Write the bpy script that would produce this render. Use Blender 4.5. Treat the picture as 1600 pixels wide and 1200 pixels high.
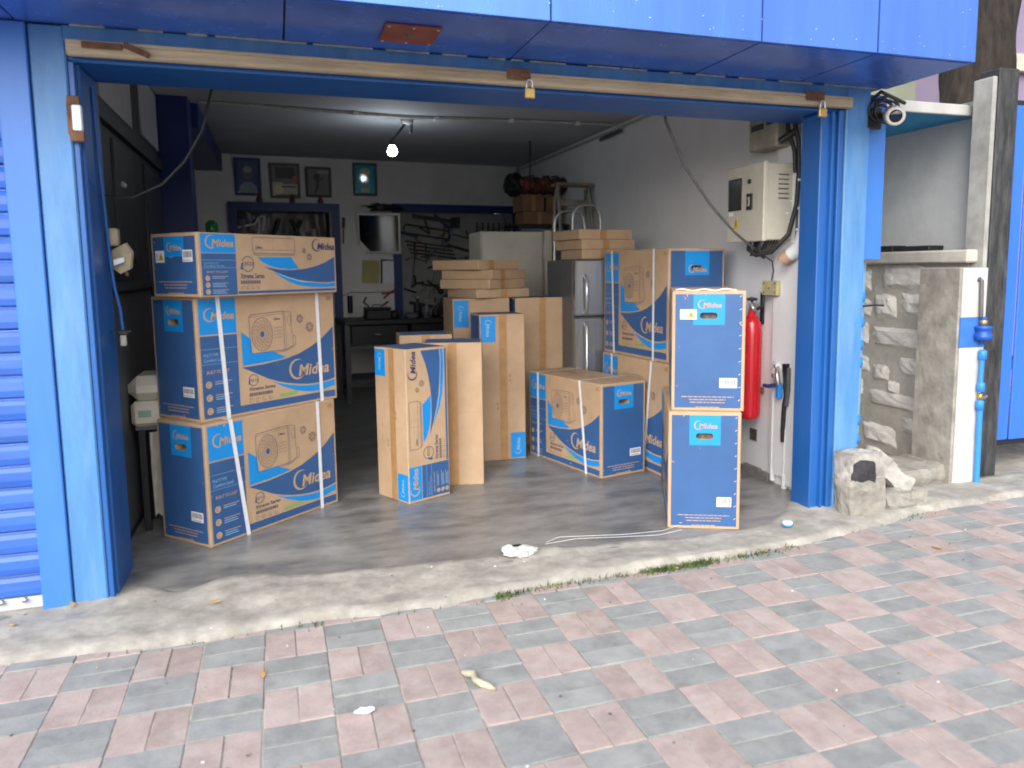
import bpy, bmesh, math, random
from mathutils import Vector, Matrix, noise
for o in list(bpy.data.objects):
    bpy.data.objects.remove(o, do_unlink=True)
S = bpy.context.scene
COL = S.collection
R = math.radians
random.seed(7)

# ------------------------------------------------------------------ camera
PITCH, ROLL, YAW = R(6.8), R(-0.56), R(18.37)
fw = Vector((math.sin(YAW)*math.cos(PITCH), math.cos(YAW)*math.cos(PITCH), -math.sin(PITCH)))
r0 = Vector((math.cos(YAW), -math.sin(YAW), 0)); u0 = r0.cross(fw)
rt = r0*math.cos(ROLL) + u0*math.sin(ROLL); up = u0*math.cos(ROLL) - r0*math.sin(ROLL)
cam = bpy.data.cameras.new('camera'); camo = bpy.data.objects.new('camera', cam); COL.objects.link(camo)
camo.matrix_world = Matrix(((rt.x, up.x, -fw.x, 0), (rt.y, up.y, -fw.y, 0), (rt.z, up.z, -fw.z, 1.338), (0, 0, 0, 1)))
cam.sensor_width = 36; cam.lens = 36*1205/1600
cam.shift_x = -37/1600; cam.shift_y = -34/1600
cam.dof.use_dof = True; cam.dof.focus_distance = 4.6; cam.dof.aperture_fstop = 2.4
cam.clip_start = 0.05; cam.clip_end = 500
S.camera = camo

# ------------------------------------------------------------------ daylight: bright overcast
SUN_EL, SUN_AZ = 36, 214            # azimuth measured from +y towards +x
W = bpy.data.worlds.new('World'); S.world = W; W.use_nodes = True
nt = W.node_tree
for n in list(nt.nodes): nt.nodes.remove(n)
sky = nt.nodes.new('ShaderNodeTexSky'); sky.sky_type = 'NISHITA'; sky.sun_disc = False
sky.sun_elevation = R(SUN_EL); sky.sun_rotation = R(SUN_AZ)
sky.air_density = 1.0; sky.dust_density = 4.0; sky.ozone_density = 1.0
hs = nt.nodes.new('ShaderNodeHueSaturation'); hs.inputs['Saturation'].default_value = 0.35
bg = nt.nodes.new('ShaderNodeBackground'); bg.inputs['Strength'].default_value = 0.14
wo = nt.nodes.new('ShaderNodeOutputWorld')
nt.links.new(sky.outputs[0], hs.inputs['Color']); nt.links.new(hs.outputs[0], bg.inputs['Color']); nt.links.new(bg.outputs[0], wo.inputs['Surface'])
sl = bpy.data.lights.new('sun', 'SUN'); sl.energy = 1.4; sl.angle = R(100); sl.color = (1, .97, .93)
so = bpy.data.objects.new('sun', sl); COL.objects.link(so)
sd = Vector((math.sin(R(SUN_AZ))*math.cos(R(SUN_EL)), math.cos(R(SUN_AZ))*math.cos(R(SUN_EL)), math.sin(R(SUN_EL))))
so.rotation_euler = sd.to_track_quat('Z', 'Y').to_euler(); so.location = (0, 0, 12)
S.view_settings.view_transform = 'Standard'; S.view_settings.look = 'None'
S.view_settings.gamma = 1; S.view_settings.exposure = 0.98; S.view_settings.use_curve_mapping = False
S.render.engine = 'CYCLES'
S.cycles.filter_width = 1.9; S.cycles.max_bounces = 8; S.cycles.diffuse_bounces = 5

# ------------------------------------------------------------------ materials
MATS = {}
def mat(name, col, rough=.6, var=.12, scale=9, bump=0., metal=0., coat=0., col2=None, d=.0, dcol=(.2, .18, .15), dscale=2.5,
        stretch=(1, 1, 1), bscale=None, rnd=0., spec=.5):
    if name in MATS: return MATS[name]
    m = bpy.data.materials.new(name); m.use_nodes = True; t = m.node_tree; N = t.nodes; L = t.links
    b = N['Principled BSDF']; b.inputs['Roughness'].default_value = rough; b.inputs['Metallic'].default_value = metal
    b.inputs['Specular IOR Level'].default_value = spec
    if coat: b.inputs['Coat Weight'].default_value = coat; b.inputs['Coat Roughness'].default_value = .12
    tc = N.new('ShaderNodeTexCoord'); mp = N.new('ShaderNodeMapping'); mp.inputs['Scale'].default_value = stretch
    L.new(tc.outputs['Object'], mp.inputs['Vector'])
    if rnd:
        ol = N.new('ShaderNodeObjectInfo'); ov = N.new('ShaderNodeVectorMath'); ov.operation = 'SCALE'; ov.inputs['Scale'].default_value = 7.3
        L.new(ol.outputs['Location'], ov.inputs[0]); L.new(ov.outputs[0], mp.inputs['Location'])
    n1 = N.new('ShaderNodeTexNoise'); n1.inputs['Scale'].default_value = scale; n1.inputs['Detail'].default_value = 6; n1.inputs['Roughness'].default_value = .65
    L.new(mp.outputs[0], n1.inputs['Vector'])
    c2 = col2 or tuple(c*(1-2*var) for c in col)
    c1 = col if col2 else tuple(min(1, c*(1+var)) for c in col)
    r = N.new('ShaderNodeValToRGB'); r.color_ramp.elements[0].position = .34; r.color_ramp.elements[1].position = .66
    r.color_ramp.elements[0].color = (*c2, 1); r.color_ramp.elements[1].color = (*c1, 1)
    L.new(n1.outputs['Fac'], r.inputs['Fac']); out = r.outputs['Color']
    if rnd:
        oi = N.new('ShaderNodeObjectInfo'); mr = N.new('ShaderNodeMapRange'); mr.inputs['To Min'].default_value = 1-rnd; mr.inputs['To Max'].default_value = 1+rnd
        L.new(oi.outputs['Random'], mr.inputs['Value'])
        vm = N.new('ShaderNodeVectorMath'); vm.operation = 'SCALE'; L.new(out, vm.inputs[0]); L.new(mr.outputs[0], vm.inputs['Scale']); out = vm.outputs[0]
    if d:
        n2 = N.new('ShaderNodeTexNoise'); n2.inputs['Scale'].default_value = dscale; n2.inputs['Detail'].default_value = 8; n2.inputs['Roughness'].default_value = .7
        L.new(mp.outputs[0], n2.inputs['Vector'])
        r2 = N.new('ShaderNodeValToRGB'); r2.color_ramp.elements[0].position = .45; r2.color_ramp.elements[1].position = .75
        r2.color_ramp.elements[1].color = (d, d, d, 1); r2.color_ramp.elements[0].color = (0, 0, 0, 1)
        L.new(n2.outputs['Fac'], r2.inputs['Fac'])
        mx = N.new('ShaderNodeMix'); mx.data_type = 'RGBA'; L.new(r2.outputs['Color'], mx.inputs['Factor'])
        L.new(out, mx.inputs['A']); mx.inputs['B'].default_value = (*dcol, 1); out = mx.outputs['Result']
        ra = N.new('ShaderNodeMath'); ra.operation = 'ADD'; ra.inputs[1].default_value = rough; ra.use_clamp = True
        rm = N.new('ShaderNodeMath'); rm.operation = 'MULTIPLY'; rm.inputs[1].default_value = .25
        L.new(r2.outputs['Color'], rm.inputs[0]); L.new(rm.outputs[0], ra.inputs[0]); L.new(ra.outputs[0], b.inputs['Roughness'])
    L.new(out, b.inputs['Base Color'])
    if bump:
        n3 = N.new('ShaderNodeTexNoise'); n3.inputs['Scale'].default_value = bscale or scale*4; n3.inputs['Detail'].default_value = 5
        L.new(mp.outputs[0], n3.inputs['Vector'])
        bp = N.new('ShaderNodeBump'); bp.inputs['Strength'].default_value = bump; bp.inputs['Distance'].default_value = .01
        L.new(n3.outputs['Fac'], bp.inputs['Height']); L.new(bp.outputs[0], b.inputs['Normal'])
    MATS[name] = m
    return m
def emit(name, col, s):
    m = bpy.data.materials.new(name); m.use_nodes = True
    b = m.node_tree.nodes['Principled BSDF']; b.inputs['Base Color'].default_value = (*col, 1)
    b.inputs['Emission Color'].default_value = (*col, 1); b.inputs['Emission Strength'].default_value = s
    MATS[name] = m; return m

kraft = mat('kraft_board', (.50, .345, .215), .75, .06, 5, .05, stretch=(1, 1, 1), d=.25, dcol=(.40, .25, .14), dscale=3, rnd=.05)
kraftd = mat('kraft_edge', (.40, .25, .135), .8, .1, 30)
navy = mat('navy_print', (.033, .105, .275), .48, .06, 4, .03, rnd=.04, d=.12, dcol=(.05, .10, .26), dscale=5)
cyan = mat('cyan_print', (.006, .27, .72), .48, .04, 4, .02)
cyanl = mat('pale_cyan_print', (.25, .48, .75), .5, .04, 4)
ink = mat('dark_ink', (.045, .055, .13), .6, .05, 20)
inkl = mat('fine_line_ink', (.16, .12, .14), .6, .05, 20)
green_ink = mat('green_ink', (.20, .50, .09), .6, .05, 20)
tape = mat('packing_tape', (.42, .235, .10), .3, .08, 14, .05)
strapm = mat('white_strap', (.78, .80, .84), .35, .03, 30)
label_white = mat('label_paper', (.80, .82, .85), .5, .03, 20)
yellow = mat('warning_yellow', (.75, .48, .02), .5, .05, 20)
blackm = mat('black_plastic', (.015, .015, .017), .45, .1, 20, .05)
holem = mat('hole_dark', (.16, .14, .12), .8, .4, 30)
foam = mat('white_foam', (.56, .56, .55), .8, .05, 30, .1)
blue_old = mat('faded_blue_paint', (.075, .235, .53), .45, .10, 3, .06, stretch=(3, 3, .5), d=.55, dcol=(.21, .37, .53), dscale=2.6, bscale=60)
blue_jamb = mat('blue_gloss_paint', (.016, .112, .385), .36, .08, 3, .05, stretch=(3, 3, .6), d=.3, dcol=(.02, .07, .24), dscale=3, bscale=50)
blue_sheet = mat('blue_sheet_paint', (.048, .19, .60), .38, .05, 2.5, .02, stretch=(2, 2, .4), d=.2, dcol=(.08, .22, .52))
blue_shut = mat('blue_shutter_paint', (.030, .125, .52), .36, .10, 3, .03, stretch=(.6, 3, 3), d=.4, dcol=(.07, .15, .40), dscale=4, rnd=.06)
blue_acp = mat('blue_cladding', (.095, .225, .74), .24, .05, 2, .015, stretch=(4, 4, .35), d=.25, dcol=(.11, .30, .76), dscale=2, bscale=3, metal=.45)
beige_bar = mat('dirty_beige_bar', (.52, .42, .28), .6, .15, 3, .1, stretch=(.7, 6, 9), d=.7, dcol=(.20, .13, .07), dscale=2)
wall_w = mat('whitewash', (.80, .80, .81), .85, .03, 2, .12, d=.3, dcol=(.62, .62, .62), dscale=1.3, bscale=25)
wall_b = mat('back_wall_paint', (.78, .76, .73), .85, .05, 2, .1, d=.3, dcol=(.58, .56, .53), dscale=1.5, bscale=25)
ceil_m = mat('ceiling_paint', (.45, .47, .51), .8, .05, 2, .05, d=.2, dcol=(.34, .35, .36))
dark_blue = mat('dark_blue_paint', (.012, .03, .17), .45, .08, 4, .04)
dark_wood = mat('dark_panel', (.022, .022, .028), .5, .2, 5, .05, stretch=(3, 3, .7))
frost = mat('frosted_glass', (.55, .57, .60), .3, .05, 4)
dgrey = mat('dark_grey_panel', (.09, .095, .10), .6, .1, 4, .04, d=.3, dcol=(.12, .12, .12))
steel = mat('brushed_steel', (.42, .43, .45), .33, .06, 3, .02, metal=.85, stretch=(30, 30, .6))
alu = mat('aluminium', (.6, .6, .6), .35, .05, 10, metal=.9)
cream = mat('cream_enamel', (.60, .56, .47), .45, .05, 3, .02, d=.3, dcol=(.42, .37, .28))
cab_m = mat('cabinet_cream', (.58, .55, .46), .42, .05, 3, .02, d=.35, dcol=(.36, .31, .22), dscale=4)
rubber = mat('cable_rubber', (.022, .022, .024), .5, .15, 20)
greycable = mat('grey_cable', (.10, .10, .105), .5, .1, 20)
pvc = mat('white_pvc', (.76, .77, .78), .45, .04, 10, d=.3, dcol=(.58, .56, .53))
red = mat('extinguisher_red', (.58, .012, .022), .25, .05, 6, coat=.4, d=.15, dcol=(.35, .01, .02))
brass = mat('brass', (.55, .38, .14), .35, .1, 20, metal=.8)
rust = mat('rusty_steel', (.14, .07, .04), .75, .3, 12, .2, d=.6, dcol=(.30, .14, .06))
rust_red = mat('red_oxide_plate', (.24, .065, .045), .7, .15, 8, .1)
bluepipe = mat('blue_pipe', (.03, .25, .72), .4, .05, 10)
concrete = mat('rough_concrete', (.33, .31, .275), .9, .2, 7, .5, d=.7, dcol=(.20, .19, .165), dscale=3, bscale=30)
floor_m = mat('screed_floor', (.20, .198, .192), .30, .24, 3.4, .14, d=.85, dcol=(.36, .35, .33), dscale=2.6, stretch=(.8, 1.6, 1), bscale=14)
apron_m = mat('apron_concrete', (.385, .365, .325), .92, .18, 7, .5, d=.9, dcol=(.24, .23, .20), dscale=3, bscale=22)
pink_m = mat('pink_paver', (.37, .295, .275), .88, .10, 11, .2, d=.75, dcol=(.44, .40, .375), dscale=9, rnd=.10, bscale=120)
grey_m = mat('grey_paver', (.255, .265, .262), .86, .10, 11, .2, d=.7, dcol=(.35, .355, .34), dscale=9, rnd=.10, bscale=120)
bed_m = mat('sand_joint', (.37, .34, .30), .95, .2, 30, .3)
render_g = mat('grey_render', (.60, .62, .62), .9, .06, 2, .2, d=.5, dcol=(.40, .39, .37), dscale=1.6, bscale=30)
mortar = mat('grey_mortar', (.50, .475, .43), .95, .12, 6, .4, d=.4, dcol=(.27, .25, .22), bscale=40)
stone_m = mat('pale_stone', (.72, .70, .66), .9, .10, 10, .6, d=.3, dcol=(.55, .52, .48), dscale=7, rnd=.1, bscale=40)
white_p = mat('white_paint', (.56, .555, .54), .75, .08, 4, .25, d=.55, dcol=(.42, .39, .34), dscale=5)
black_post = mat('black_post_paint', (.03, .032, .035), .6, .3, 8, .25, d=.5, dcol=(.14, .14, .14), dscale=6, stretch=(4, 4, .8))
bark = mat('dark_bark', (.022, .017, .014), .95, .4, 6, .9, stretch=(3, 3, .8), d=.4, dcol=(.10, .08, .06), bscale=14)
leaf_m = mat('leaf_green', (.045, .085, .022), .6, .3, 3)
grass_m = mat('grass_green', (.085, .13, .03), .8, .3, 9)
paper_y = mat('yellow_paper', (.45, .42, .18), .8, .05, 5)
leafd = mat('dry_leaf', (.55, .33, .10), .8, .2, 20)
sage = mat('sage_wall', (.30, .33, .24), .9, .06, 1, .1)
mauve = mat('mauve_wall', (.30, .24, .36), .9, .06, 1, .1)

# ------------------------------------------------------------------ mesh helpers
class MB:
    def __init__(s): s.v = []; s.f = []; s.m = []; s.mats = []; s.sm = []
    def mi(s, m):
        if m not in s.mats: s.mats.append(m)
        return s.mats.index(m)
    def add(s, vs, fs, m, smooth=False):
        o = len(s.v); i = s.mi(m); s.v += [tuple(x) for x in vs]
        for f in fs: s.f.append(tuple(o+k for k in f)); s.m.append(i); s.sm.append(smooth)
    def box(s, x0, x1, y0, y1, z0, z1, m, M=None, c=0.):
        if c:
            bm = bmesh.new(); bmesh.ops.create_cube(bm, size=1)
            for v in bm.verts: v.co = ((x0+x1)/2+v.co.x*(x1-x0), (y0+y1)/2+v.co.y*(y1-y0), (z0+z1)/2+v.co.z*(z1-z0))
            bmesh.ops.bevel(bm, geom=bm.edges[:], offset=c, segments=1, affect='EDGES')
            bm.verts.index_update()
            vs = [v.co.copy() for v in bm.verts]; fs = [[v.index for v in f.verts] for f in bm.faces]; bm.free()
        else:
            vs = [Vector((x, y, z)) for z in (z0, z1) for y in (y0, y1) for x in (x0, x1)]
            fs = [(0, 2, 3, 1), (4, 5, 7, 6), (0, 1, 5, 4), (2, 6, 7, 3), (0, 4, 6, 2), (1, 3, 7, 5)]
        if M: vs = [M @ v for v in vs]
        s.add(vs, fs, m); return s
    def rough(s, x0, x1, y0, y1, z0, z1, m, n=5, amp=.02, seed=0.):
        bm = bmesh.new(); bmesh.ops.create_cube(bm, size=1); bmesh.ops.subdivide_edges(bm, edges=bm.edges[:], cuts=n, use_grid_fill=True)
        for v in bm.verts:
            p = Vector((v.co.x*2, v.co.y*2, v.co.z*2)); l = max(abs(p.x), abs(p.y), abs(p.z)); q = p*.82+p.normalized()*.26*l
            w = Vector(((x0+x1)/2+q.x/2*(x1-x0), (y0+y1)/2+q.y/2*(y1-y0), (z0+z1)/2+q.z/2*(z1-z0)))
            v.co = w+noise.noise_vector(w*9+Vector((seed, seed, 0)))*amp+noise.noise_vector(w*30+Vector((seed, 3, 0)))*amp*.4
        bm.verts.index_update(); s.add([v.co.copy() for v in bm.verts], [[v.index for v in f.verts] for f in bm.faces], m); bm.free(); return s
    def tube(s, pts, r, m, seg=8, cap=True, smooth=True):
        pts = [Vector(p) for p in pts]; rs = r if isinstance(r, (list, tuple)) else [r]*len(pts)
        vs = []; n = len(pts); ref = None
        for i, p in enumerate(pts):
            t = (pts[min(i+1, n-1)]-pts[max(i-1, 0)]).normalized()
            if ref is None: ref = Vector((0, 0, 1)) if abs(t.z) < .9 else Vector((1, 0, 0))
            a = t.cross(ref).normalized(); b = t.cross(a); ref = -b if False else a.cross(t)
            for k in range(seg):
                q = 2*math.pi*k/seg; vs.append(p+(a*math.cos(q)+b*math.sin(q))*rs[i])
        fs = [(i*seg+k, i*seg+(k+1) % seg, (i+1)*seg+(k+1) % seg, (i+1)*seg+k) for i in range(n-1) for k in range(seg)]
        s.add(vs, fs, m, smooth)
        if cap: s.add([vs[k] for k in range(seg)], [tuple(range(seg))], m); s.add([vs[(n-1)*seg+k] for k in range(seg)], [tuple(range(seg))[::-1]], m)
        return s
    def lathe(s, prof, c, m, seg=20, axis='z', M=None):
        vs = []
        for rr, h in prof:
            for k in range(seg):
                q = 2*math.pi*k/seg; v = Vector((rr*math.cos(q), rr*math.sin(q), h))
                if axis == 'y': v = Vector((v.x, v.z, v.y))
                if axis == 'x': v = Vector((v.z, v.x, v.y))
                v = v+Vector(c)
                vs.append(M @ v if M else v)
        fs = [(i*seg+k, i*seg+(k+1) % seg, (i+1)*seg+(k+1) % seg, (i+1)*seg+k) for i in range(len(prof)-1) for k in range(seg)]
        s.add(vs, fs, m, True); return s
    def blob(s, c, rad, m, sub=2, jit=.2, seed=1, flat=1.):
        rnd = random.Random(seed); bm = bmesh.new(); bmesh.ops.create_icosphere(bm, subdivisions=sub, radius=1)
        for v in bm.verts: v.co *= 1+rnd.uniform(-jit, jit)
        bm.verts.index_update()
        s.add([Vector((c[0]+v.co.x*rad[0], c[1]+v.co.y*rad[1], c[2]+v.co.z*rad[2])) for v in bm.verts], [[v.index for v in f.verts] for f in bm.faces], m); bm.free(); return s
    def prism(s, pts, e, m):
        n = len(pts); P = [Vector(p) for p in pts]; e = Vector(e)
        s.add(P+[p+e for p in P], [tuple(range(n))[::-1], tuple(range(n, 2*n))]+[(i, (i+1) % n, n+(i+1) % n, n+i) for i in range(n)], m); return s
    def mesh(s, name):
        me = bpy.data.meshes.new(name); me.from_pydata(s.v, [], s.f)
        for m in s.mats: me.materials.append(m)
        me.polygons.foreach_set('material_index', s.m); me.polygons.foreach_set('use_smooth', s.sm)
        bm = bmesh.new(); bm.from_mesh(me); bmesh.ops.recalc_face_normals(bm, faces=bm.faces[:]); bm.to_mesh(me); bm.free()
        return me
    def build(s, name, parent=None):
        o = bpy.data.objects.new(name, s.mesh(name)); COL.objects.link(o)
        if parent: o.parent = parent
        return o
def place(name, me, parent=None, loc=(0, 0, 0), rot=(0, 0, 0)):
    o = bpy.data.objects.new(name, me); COL.objects.link(o); o.location = loc; o.rotation_euler = rot
    if parent: o.parent = parent
    return o
def tag(o, label, cat, group=None, kind=None):
    if label: o['label'] = label
    if cat: o['category'] = cat
    if group: o['group'] = group
    if kind: o['kind'] = kind
    return o
def struct(o): o['kind'] = 'structure'; return o
def thing(name, label, cat, loc=(0, 0, 0), rz=0., group=None):
    o = bpy.data.objects.new(name, None); COL.objects.link(o); o.location = loc; o.rotation_euler = (0, 0, rz); o.empty_display_size = .1
    return tag(o, label, cat, group)
def bx(name, parent, x0, x1, y0, y1, z0, z1, m, c=0.): return MB().box(x0, x1, y0, y1, z0, z1, m, c=c).build(name, parent)

# ------------------------------------------------------------------ printed artwork
FC = {}
def glyphs(txt, size, shear, bold):
    k = (txt, size, shear, bold)
    if k not in FC:
        cu = bpy.data.curves.new('t', 'FONT'); cu.body = txt; cu.size = size; cu.shear = shear; cu.offset = bold; cu.resolution_u = 2; cu.fill_mode = 'FRONT'
        o = bpy.data.objects.new('t', cu); me = bpy.data.meshes.new_from_object(o)
        FC[k] = ([v.co.copy() for v in me.vertices], [tuple(p.vertices) for p in me.polygons])
        bpy.data.objects.remove(o); bpy.data.curves.remove(cu); bpy.data.meshes.remove(me)
    return FC[k]
class Art:
    """Flat print laid out in metres on one face of a carton; rot=1 turns it a quarter turn."""
    def __init__(s, mb, o, u, v, n, W, H, rot=0):
        s.mb = mb; s.o = Vector(o); s.u = Vector(u); s.v = Vector(v); s.n = Vector(n); s.W = W; s.H = H
        if rot == 1: s.o = s.o+s.u*W; s.u, s.v = s.v, -s.u; s.W, s.H = H, W
        if rot == 3: s.o = s.o+s.v*H; s.u, s.v = -s.v, s.u; s.W, s.H = H, W
    def p(s, x, y, k): return s.o+s.u*x+s.v*y+s.n*(.0011*k)
    def poly(s, pts, m, k=1): s.mb.add([s.p(x, y, k) for x, y in pts], [tuple(range(len(pts)))], m)
    def F(s, pts, m, k=1): s.poly([(x*s.W, (1-y)*s.H) for x, y in pts], m, k)      # fractions, y from the top
    def rect(s, x0, x1, y0, y1, m, k=1): s.poly([(x0, y0), (x1, y0), (x1, y1), (x0, y1)], m, k)
    def FR(s, x0, x1, y0, y1, m, k=1): s.rect(x0*s.W, x1*s.W, (1-y1)*s.H, (1-y0)*s.H, m, k)
    def ell(s, cx, cy, rx, ry, m, k=1, n=24): s.poly([(cx+rx*math.cos(2*math.pi*i/n), cy+ry*math.sin(2*math.pi*i/n)) for i in range(n)], m, k)
    def ring(s, cx, cy, rx, ry, w, m, k=1, a0=0, a1=360, n=28, taper=False):
        for i in range(n):
            A, B = R(a0+(a1-a0)*i/n), R(a0+(a1-a0)*(i+1)/n)
            wa = w*(math.sin(math.pi*i/n) if taper else 1); wb = w*(math.sin(math.pi*(i+1)/n) if taper else 1)
            s.poly([(cx+rx*math.cos(A), cy+ry*math.sin(A)), (cx+rx*math.cos(B), cy+ry*math.sin(B)),
                    (cx+(rx-wb)*math.cos(B), cy+(ry-wb)*math.sin(B)), (cx+(rx-wa)*math.cos(A), cy+(ry-wa)*math.sin(A))], m, k)
    def line(s, pts, w, m, k=2):
        for (ax, ay), (bx_, by) in zip(pts, pts[1:]):
            dx, dy = bx_-ax, by-ay; l = math.hypot(dx, dy) or 1; ox, oy = -dy/l*w/2, dx/l*w/2
            s.poly([(ax-ox, ay-oy), (bx_-ox, by-oy), (bx_+ox, by+oy), (ax+ox, ay+oy)], m, k)
    def text(s, t, x, y, size, m, k=3, shear=0., bold=0., fit=None):
        vs, fs = glyphs(t, size, shear, bold)
        sx = 1.
        if fit and vs: sx = fit/max(1e-6, max(v.x for v in vs)-min(v.x for v in vs))
        s.mb.add([s.p(x+v.x*sx, y+v.y, k) for v in vs], fs, m)
    def logo(s, x, y, h, m, k=3):
        """crescent ring and slanted word; h = height of the ring, (x,y) = lower left"""
        r = h/2; cx, cy = x+r, y+r
        s.ring(cx, cy, r, r, h*.13, m, k, 50, 330, 30, True)
        s.text('Midea', x+h*.52, y+h*.16, h*.78, m, k, .22, h*.018, fit=h*1.95)
    def flake(s, cx, cy, r, m, k=2):
        for a in range(6):
            A = R(60*a+15); s.line([(cx+.25*r*math.cos(A), cy+.25*r*math.sin(A)), (cx+r*math.cos(A), cy+r*math.sin(A))], r*.16, m, k)
            for b in (-.5, .5):
                s.line([(cx+.62*r*math.cos(A), cy+.62*r*math.sin(A)), (cx+.9*r*math.cos(A+b), cy+.9*r*math.sin(A+b))], r*.12, m, k)
def left_panel(a, x1, ysplit, txt):
    W_, H_ = a.W, a.H; mx = min(W_, H_)
    a.FR(.018, x1, .02, ysplit-.008, cyan, 1); a.FR(.018, x1, ysplit+.004, .975, navy, 1)
    pw = (x1-.018)*W_
    lh = pw*.255
    a.logo(.018*W_+pw*.12, (1-ysplit*.5)*H_-lh*.55, pw*.33, kraft, 2)
    X = .018*W_+pw*.06
    y = lambda f: (1-f)*H_
    rem = 1-ysplit
    a.rect(.018*W_, .018*W_+pw, y(ysplit+.16*rem), y(ysplit+.16*rem)+.0016, cyanl, 2)
    a.text(txt[0], X, y(ysplit+.245*rem), H_*.036, cyanl, 2, 0, 0, fit=pw*.40)
    a.text(txt[1], X, y(ysplit+.305*rem), H_*.040, cyanl, 2, 0, 0, fit=pw*.58)
    a.rect(.018*W_, .018*W_+pw, y(ysplit+.335*rem), y(ysplit+.335*rem)+.0016, cyanl, 2)
    a.text('BUILT TO LAST', X+pw*.06, y(ysplit+.445*rem), H_*.036, kraft, 2, .15, .0003, fit=pw*.62)
    for i in range(3):
        cy = y(ysplit+(.57+.155*i)*rem); r = min(pw*.085, rem*H_*.062)
        a.ell(X+r+pw*.02, cy, r, r, kraft, 2, 18); a.ring(X+r+pw*.02, cy, r*.55, r*.55, r*.14, inkl, 3, 30, 300, 12)
        for j, wf in enumerate((.46, .36, .40)[: 3 if i else 2]):
            a.rect(X+2.6*r+pw*.05, X+2.6*r+pw*(.05+wf), cy+r*.5-j*r*.62, cy+r*.5-j*r*.62+r*.22, cyanl if j else kraft, 2)
def art_outdoor(a):
    W_, H_ = a.W, a.H
    left_panel(a, .255, .31, ('MULTI TYPE', 'Comfort Level'))
    a.FR(.255, .982, .915, .975, navy, 1)
    a.F([(.278, .598), (.43, .592), (.596, .568), (.70, .535), (.80, .482), (.885, .420), (.94, .365), (.982, .318), (.982, .800), (.94, .812), (.885, .820), (.82, .824), (.755, .820), (.68, .806), (.596, .783), (.53, .757), (.46, .722), (.394, .676), (.33, .632)], navy, 1)
    a.F([(.475, .742), (.53, .772), (.596, .797), (.68, .820), (.755, .834), (.82, .838), (.885, .834), (.982, .815), (.982, .872), (.885, .894), (.80, .897), (.72, .882), (.65, .856), (.56, .806)], cyan, 1)
    a.F([(.284, .30), (.347, .365), (.355, .492), (.50, .492), (.60, .552), (.53, .567), (.43, .578), (.284, .584)], cyan, 1)
    w = .0022; X = lambda f: f*W_; Y = lambda f: (1-f)*H_
    P = lambda pts, ww=w, m=ink: a.line([(X(x), Y(y)) for x, y in pts], ww, m, 2)
    P([(.345, .49), (.342, .185), (.352, .165), (.575, .150), (.59, .158), (.59, .487), (.352, .492)])
    P([(.345, .185), (.58, .170)], .0012)
    P([(.575, .150), (.640, .160), (.648, .17), (.648, .36)], .0018); P([(.59, .49), (.655, .455), (.655, .36)], .0018)
    P([(.600, .165), (.605, .48)], .0012); P([(.655, .365), (.675, .375), (.675, .455), (.60, .498), (.50, .505)], .0018)
    a.ring(X(.632), Y(.23), .012, .03, .0018, inkl, 2)
    cx, cy, rx, ry = X(.430), Y(.335), .066, .088
    for f in (1, .80, .60, .42): a.ring(cx, cy, rx*f, ry*f, .0022 if f == 1 else .0012, inkl if f < 1 else ink, 2)
    a.ell(cx, cy, .013, .016, navy, 2, 14)
    for i in range(16):
        A = R(22.5*i)
        a.line([(cx+rx*f*math.cos(A+g), cy+ry*f*math.sin(A+g)) for f, g in ((.25, 0), (.5, .15), (.75, .38), (.98, .7))], .0015, inkl, 2)
    for i in range(4): P([(.515, .29+.028*i), (.575, .287+.028*i)], .0016)
    a.logo(X(.515), Y(.225), .017, ink, 2)
    a.flake(X(.715), Y(.225), .024, inkl); a.flake(X(.79), Y(.305), .029, inkl)
    a.logo(X(.615), Y(.765), .112, kraft, 2)
    a.ring(X(.352), Y(.715), .030, .030, .003, ink, 2, 200, 520, 24); a.text('ECO', X(.335), Y(.728), .020, ink, 2)
    a.poly([(X(.315), Y(.745)), (X(.325), Y(.75)), (X(.328), Y(.70)), (X(.32), Y(.70))], navy, 3)
    a.text('Xtreme Series', X(.318), Y(.803), .026, ink, 2, 0, .0004, fit=.165)
    for i in range(11): a.rect(X(.318)+i*.0135, X(.318)+i*.0135+(.010 if i % 4 else .012), Y(.850), Y(.850)+.016, inkl, 2)
    for i in range(4): a.ring(X(.33)+i*.04, Y(.885), .011, .011, .0022, inkl, 2, 30*i, 30*i+290, 10)
    a.rect(W_-.055, W_-.022, H_-.045, H_-.022, tape, 2); scuffs(a, int(a.o.x*997+a.o.y*313+len(a.mb.v)))
    for i in range(9): a.rect(X(.535)+i*.0135, X(.535)+i*.0135+.0105, Y(.895)+i*.0006, Y(.872)+i*.0006, green_ink, 2)
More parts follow.
